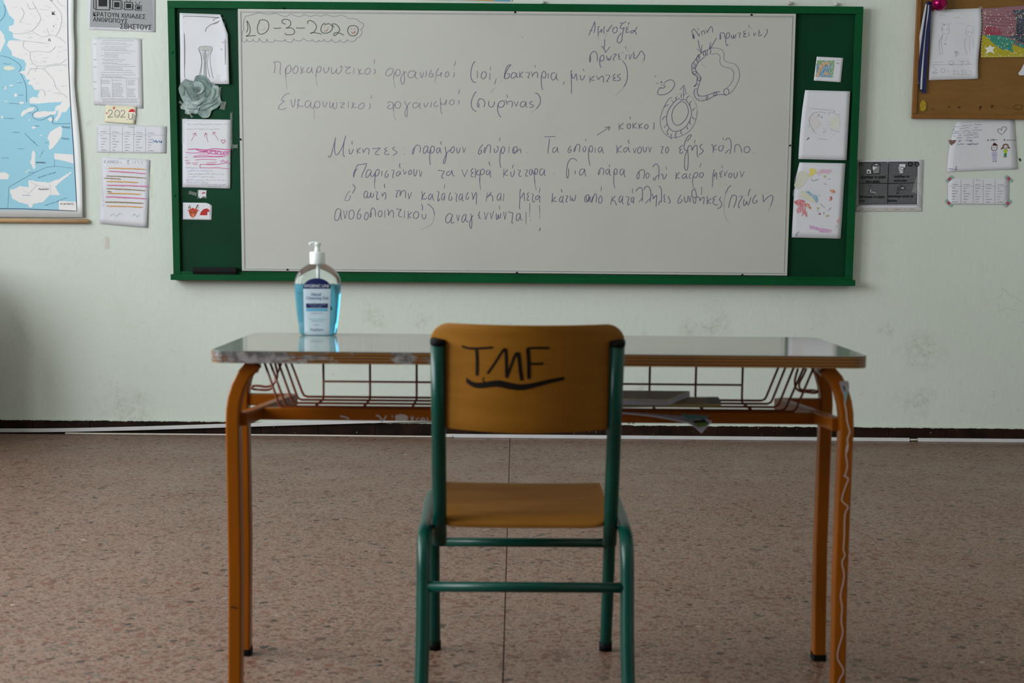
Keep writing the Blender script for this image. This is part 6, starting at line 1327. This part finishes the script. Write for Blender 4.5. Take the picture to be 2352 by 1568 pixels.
ang = math.atan2(cF.x-cT.x, cF.y-2.72)
O = Vector((cT.x, 2.72, 0))
ch = empty('school_chair', (O.x, 2.95, 0), 'small school chair with curved plywood back and teal steel legs', 'chair')
Rz = Matrix.Rotation(-ang, 3, 'Z')
def L(x, y, z): # chair frame: x across, y depth from y=2.72
    return O + Rz @ Vector((x, y-2.72, z))
HW = .185; HU = .159
for s_ in (-1, 1):
    # side frame: rear leg, seat rail, front leg in one bent tube
    P = [L(s_*(HW+.003), 2.630, .012), L(s_*HW, 2.672, .15), L(s_*HW, 2.700, .255), L(s_*HW, 2.712, .305), L(s_*HW, 2.732, .335), L(s_*HW, 2.768, .349), L(s_*HW, 2.85, .353), L(s_*HW, 3.02, .360), L(s_*HW, 3.085, .358), L(s_*HW, 3.118, .338), L(s_*HW, 3.135, .300), L(s_*HW, 3.165, .15), L(s_*HW, 3.204, .014)]
    sm = smoothpath(P, 5)
    side = tube('side_frame', sm, .0128, M['teal'], ch, 16)
    for q in (P[0], P[-1]):
        tube('foot_cap', [(q.x, q.y, 0), (q.x, q.y, .020)], .0142, M['rubber'], side, 14)
    up = tube('back_upright', [L(s_*HU, 2.798, .318), L(s_*HU, 2.775, .40), L(s_*HU, 2.735, .56), L(s_*HU, 2.700, .700)], .0133, M['teal'], ch, 16)
    tube('end_cap', [L(s_*HU, 2.7005, .698), L(s_*HU, 2.6985, .706)], .0142, M['rubber'], up, 16)
tube('rear_crossbar', [L(-HW, 2.700, .258), L(HW, 2.700, .258)], .0098, M['teal'], ch, 14)
tube('front_crossbar', [L(-HW, 3.140, .250), L(HW, 3.140, .250)], .0098, M['teal'], ch, 14)
# backrest
def back_y(xl_, z): 
    e = min(1, abs(xl_)/.172)
    return 2.700+(.700-z)*.235+.0165 - .066*(1-e*e)
def plate_grid(name, fn, nu, nv, m, parent):
    V = []; Fc = []
    for side in (0, 1):
        for j in range(nv+1):
            for i in range(nu+1): V.append(fn(-1+2*i/nu, j/nv, side))
    q = (nu+1)*(nv+1)
    for j in range(nv):
        for i in range(nu): a = j*(nu+1)+i; Fc += [(a, a+1, a+nu+2, a+nu+1), (q+a, q+a+nu+1, q+a+nu+2, q+a+1)]
    loop = [i for i in range(nu+1)]+[j*(nu+1)+nu for j in range(1, nv+1)]+[nv*(nu+1)+i for i in range(nu-1, -1, -1)]+[j*(nu+1) for j in range(nv-1, 0, -1)]
    for a, b in zip(loop, loop[1:]+loop[:1]): Fc.append((b, a, q+a, q+b))
    o = mk(name, V, Fc, m, parent, True)
    md_ = o.modifiers.new('bevel', 'BEVEL'); md_.width = .0018; md_.segments = 2; md_.angle_limit = math.radians(50)
    return o
HB = .1735; ZB0, ZB1 = .545, .737
def cd_(x, r): 
    d = abs(x)-(HB-r); return r-math.sqrt(max(0, r*r-d*d)) if d > 0 else 0
def fb(s_, v, side):
    x = HB*math.sin(s_*math.pi/2); zt_ = ZB1-cd_(x, .036)-.002*(1-s_*s_); zb_ = ZB0+cd_(x, .03)-.005*(1-abs(s_))
    z = zb_+(zt_-zb_)*v; return L(x, back_y(x, z)+(.009 if side else 0), z)
bk_ = plate_grid('backrest', fb, 40, 14, M['ply'], ch)
def bpos(off):
    def f(x, y):
        Y = 2.69
        for _ in range(5):
            p = W(x, y, Y); lp = Rz.inverted() @ (p-O); q = L(lp.x, back_y(lp.x, p.z), p.z); Y = q.y-off
        return W(x, y, Y)
    return f
V16 = lambda t: strokes(t, 960, 720, 4.523)
GB = ink(12, 8, 5)
def fine(sts):
    return [[(x, y) for x, y in cr2(st, 6)] for st in sts]
under = V16("500,690 560,730 620,745 700,740 780,728 850,728 950,750 1050,765 1150,755 1260,730 1380,700 1520,672")[0]
def outline(P, ws):
    P = cr2(P, 3); n = len(P); a, b = [], []
    for i, (x, y) in enumerate(P):
        w = ws[0]+(ws[1]-ws[0])*min(1, i/n*2) if i < n/2 else ws[1]+(ws[2]-ws[1])*(i/n*2-1)
        a.append((x, y-w/2)); b.append((x, y+w/2))
    return a, b
a_, b_ = outline(under, (11, 16, 7))
gr = [(fine(V16("455,338 520,358 600,362 690,358 778,350 | 1130,362 1240,356 1368,358 | 1160,520 1230,522 1305,518")), 4.4, GB),
      (fine(V16("608,365 615,500 612,645")), 6, GB), (fine(V16("720,625 800,510 870,400 905,362")), 4.6, GB), (fine(V16("912,362 918,500 922,668")), 6, GB), (fine(V16("925,655 960,560 1000,450 1030,405")), 5, GB), (fine(V16("1040,400 1055,500 1065,600 1080,695")), 7, GB), (fine(V16("1140,362 1150,500 1152,680")), 7, GB)]
for i in range(len(a_)-1): gr.append(('fill', [a_[i], a_[i+1], b_[i+1], b_[i]], GB))
gr.append((fine(V16("690,660 670,690 700,710")), 2, ink(100, 62, 18)))
# all graffiti in one mark so that it reads as one inscription
Vg, Fg = [], []; pf = bpos(.0006)
for g_ in gr:
    if g_[0] == 'fill': b = len(Vg); Vg += [pf(*p) for p in g_[1]]; Fg.append((b, b+1, b+2, b+3))
    else:
        for st in g_[0]: ribbon(Vg, Fg, st, g_[1]*1.2, pf, False)
mk('graffiti', Vg, Fg, GB, bk_, False, 'black marker letters TMF with a thick underline')
for (x_, y_) in ((1181, 780),):
    marks('blemish', [([[(x_, y_), (x_+1, y_+1)]], 4, ink(100, 50, 16))], 0, bk_, off=.0007, pos=bpos)
for s_ in (-1, 1):
    for z in (.60, .67):
        q = L(s_*HU, back_y(HU, z)+.011, z); bm = bmesh.new(); bmesh.ops.create_uvsphere(bm, u_segments=10, v_segments=6, radius=.005, matrix=Matrix.Translation(q) @ Matrix.Diagonal((1, .5, 1, 1)))
        bmo('rivet', bm, M['alu'], ch, True)
# seat
SW = .160
def fs(s_, v, side):
    x = SW*math.sin(s_*math.pi/2); y0, y1 = 2.778, 3.128
    def c2(r): 
        d = abs(x)-(SW-r); return r-math.sqrt(max(0, r*r-d*d)) if d > 0 else 0
    y = (y0+c2(.03))+((y1-c2(.02))-(y0+c2(.03)))*v
    z = .3735+.012*((y-y0)/(y1-y0)) - .010*max(0, 1-(y-y0)/.05)**2 - .004*max(0, 1-(y1-y)/.05)**2 - .0035*(1-s_*s_)
    return L(x, y, z-(0 if side else .009))
plate_grid('seat', fs, 24, 18, M['ply_seat'], ch)

# ------------------------------------------------------------------ unseen cupboard added left of the view to shade the corner of the wall
cbn = empty('shade_cupboard', (-2.62, 6.0, 0), 'unseen low cupboard added by the left wall to shade the corner', 'cupboard')
box('body', -3.0, -2.32, 5.72, 6.3, .05, .74, M['cork'], cbn, .004)
box('top', -3.02, -2.30, 5.70, 6.32, .74, .765, M['cork_frame'], cbn, .004)
box('plinth', -2.98, -2.34, 5.75, 6.28, 0, .05, M['skirting'], cbn)
for a in (-2.985, -2.655):
    d_ = box('door', a, a+.32, 5.705, 5.72, .07, .73, M['cork_frame'], cbn, .002)
    box('handle', a+.15, a+.17, 5.69, 5.705, .38, .48, M['alu'], d_, .002)
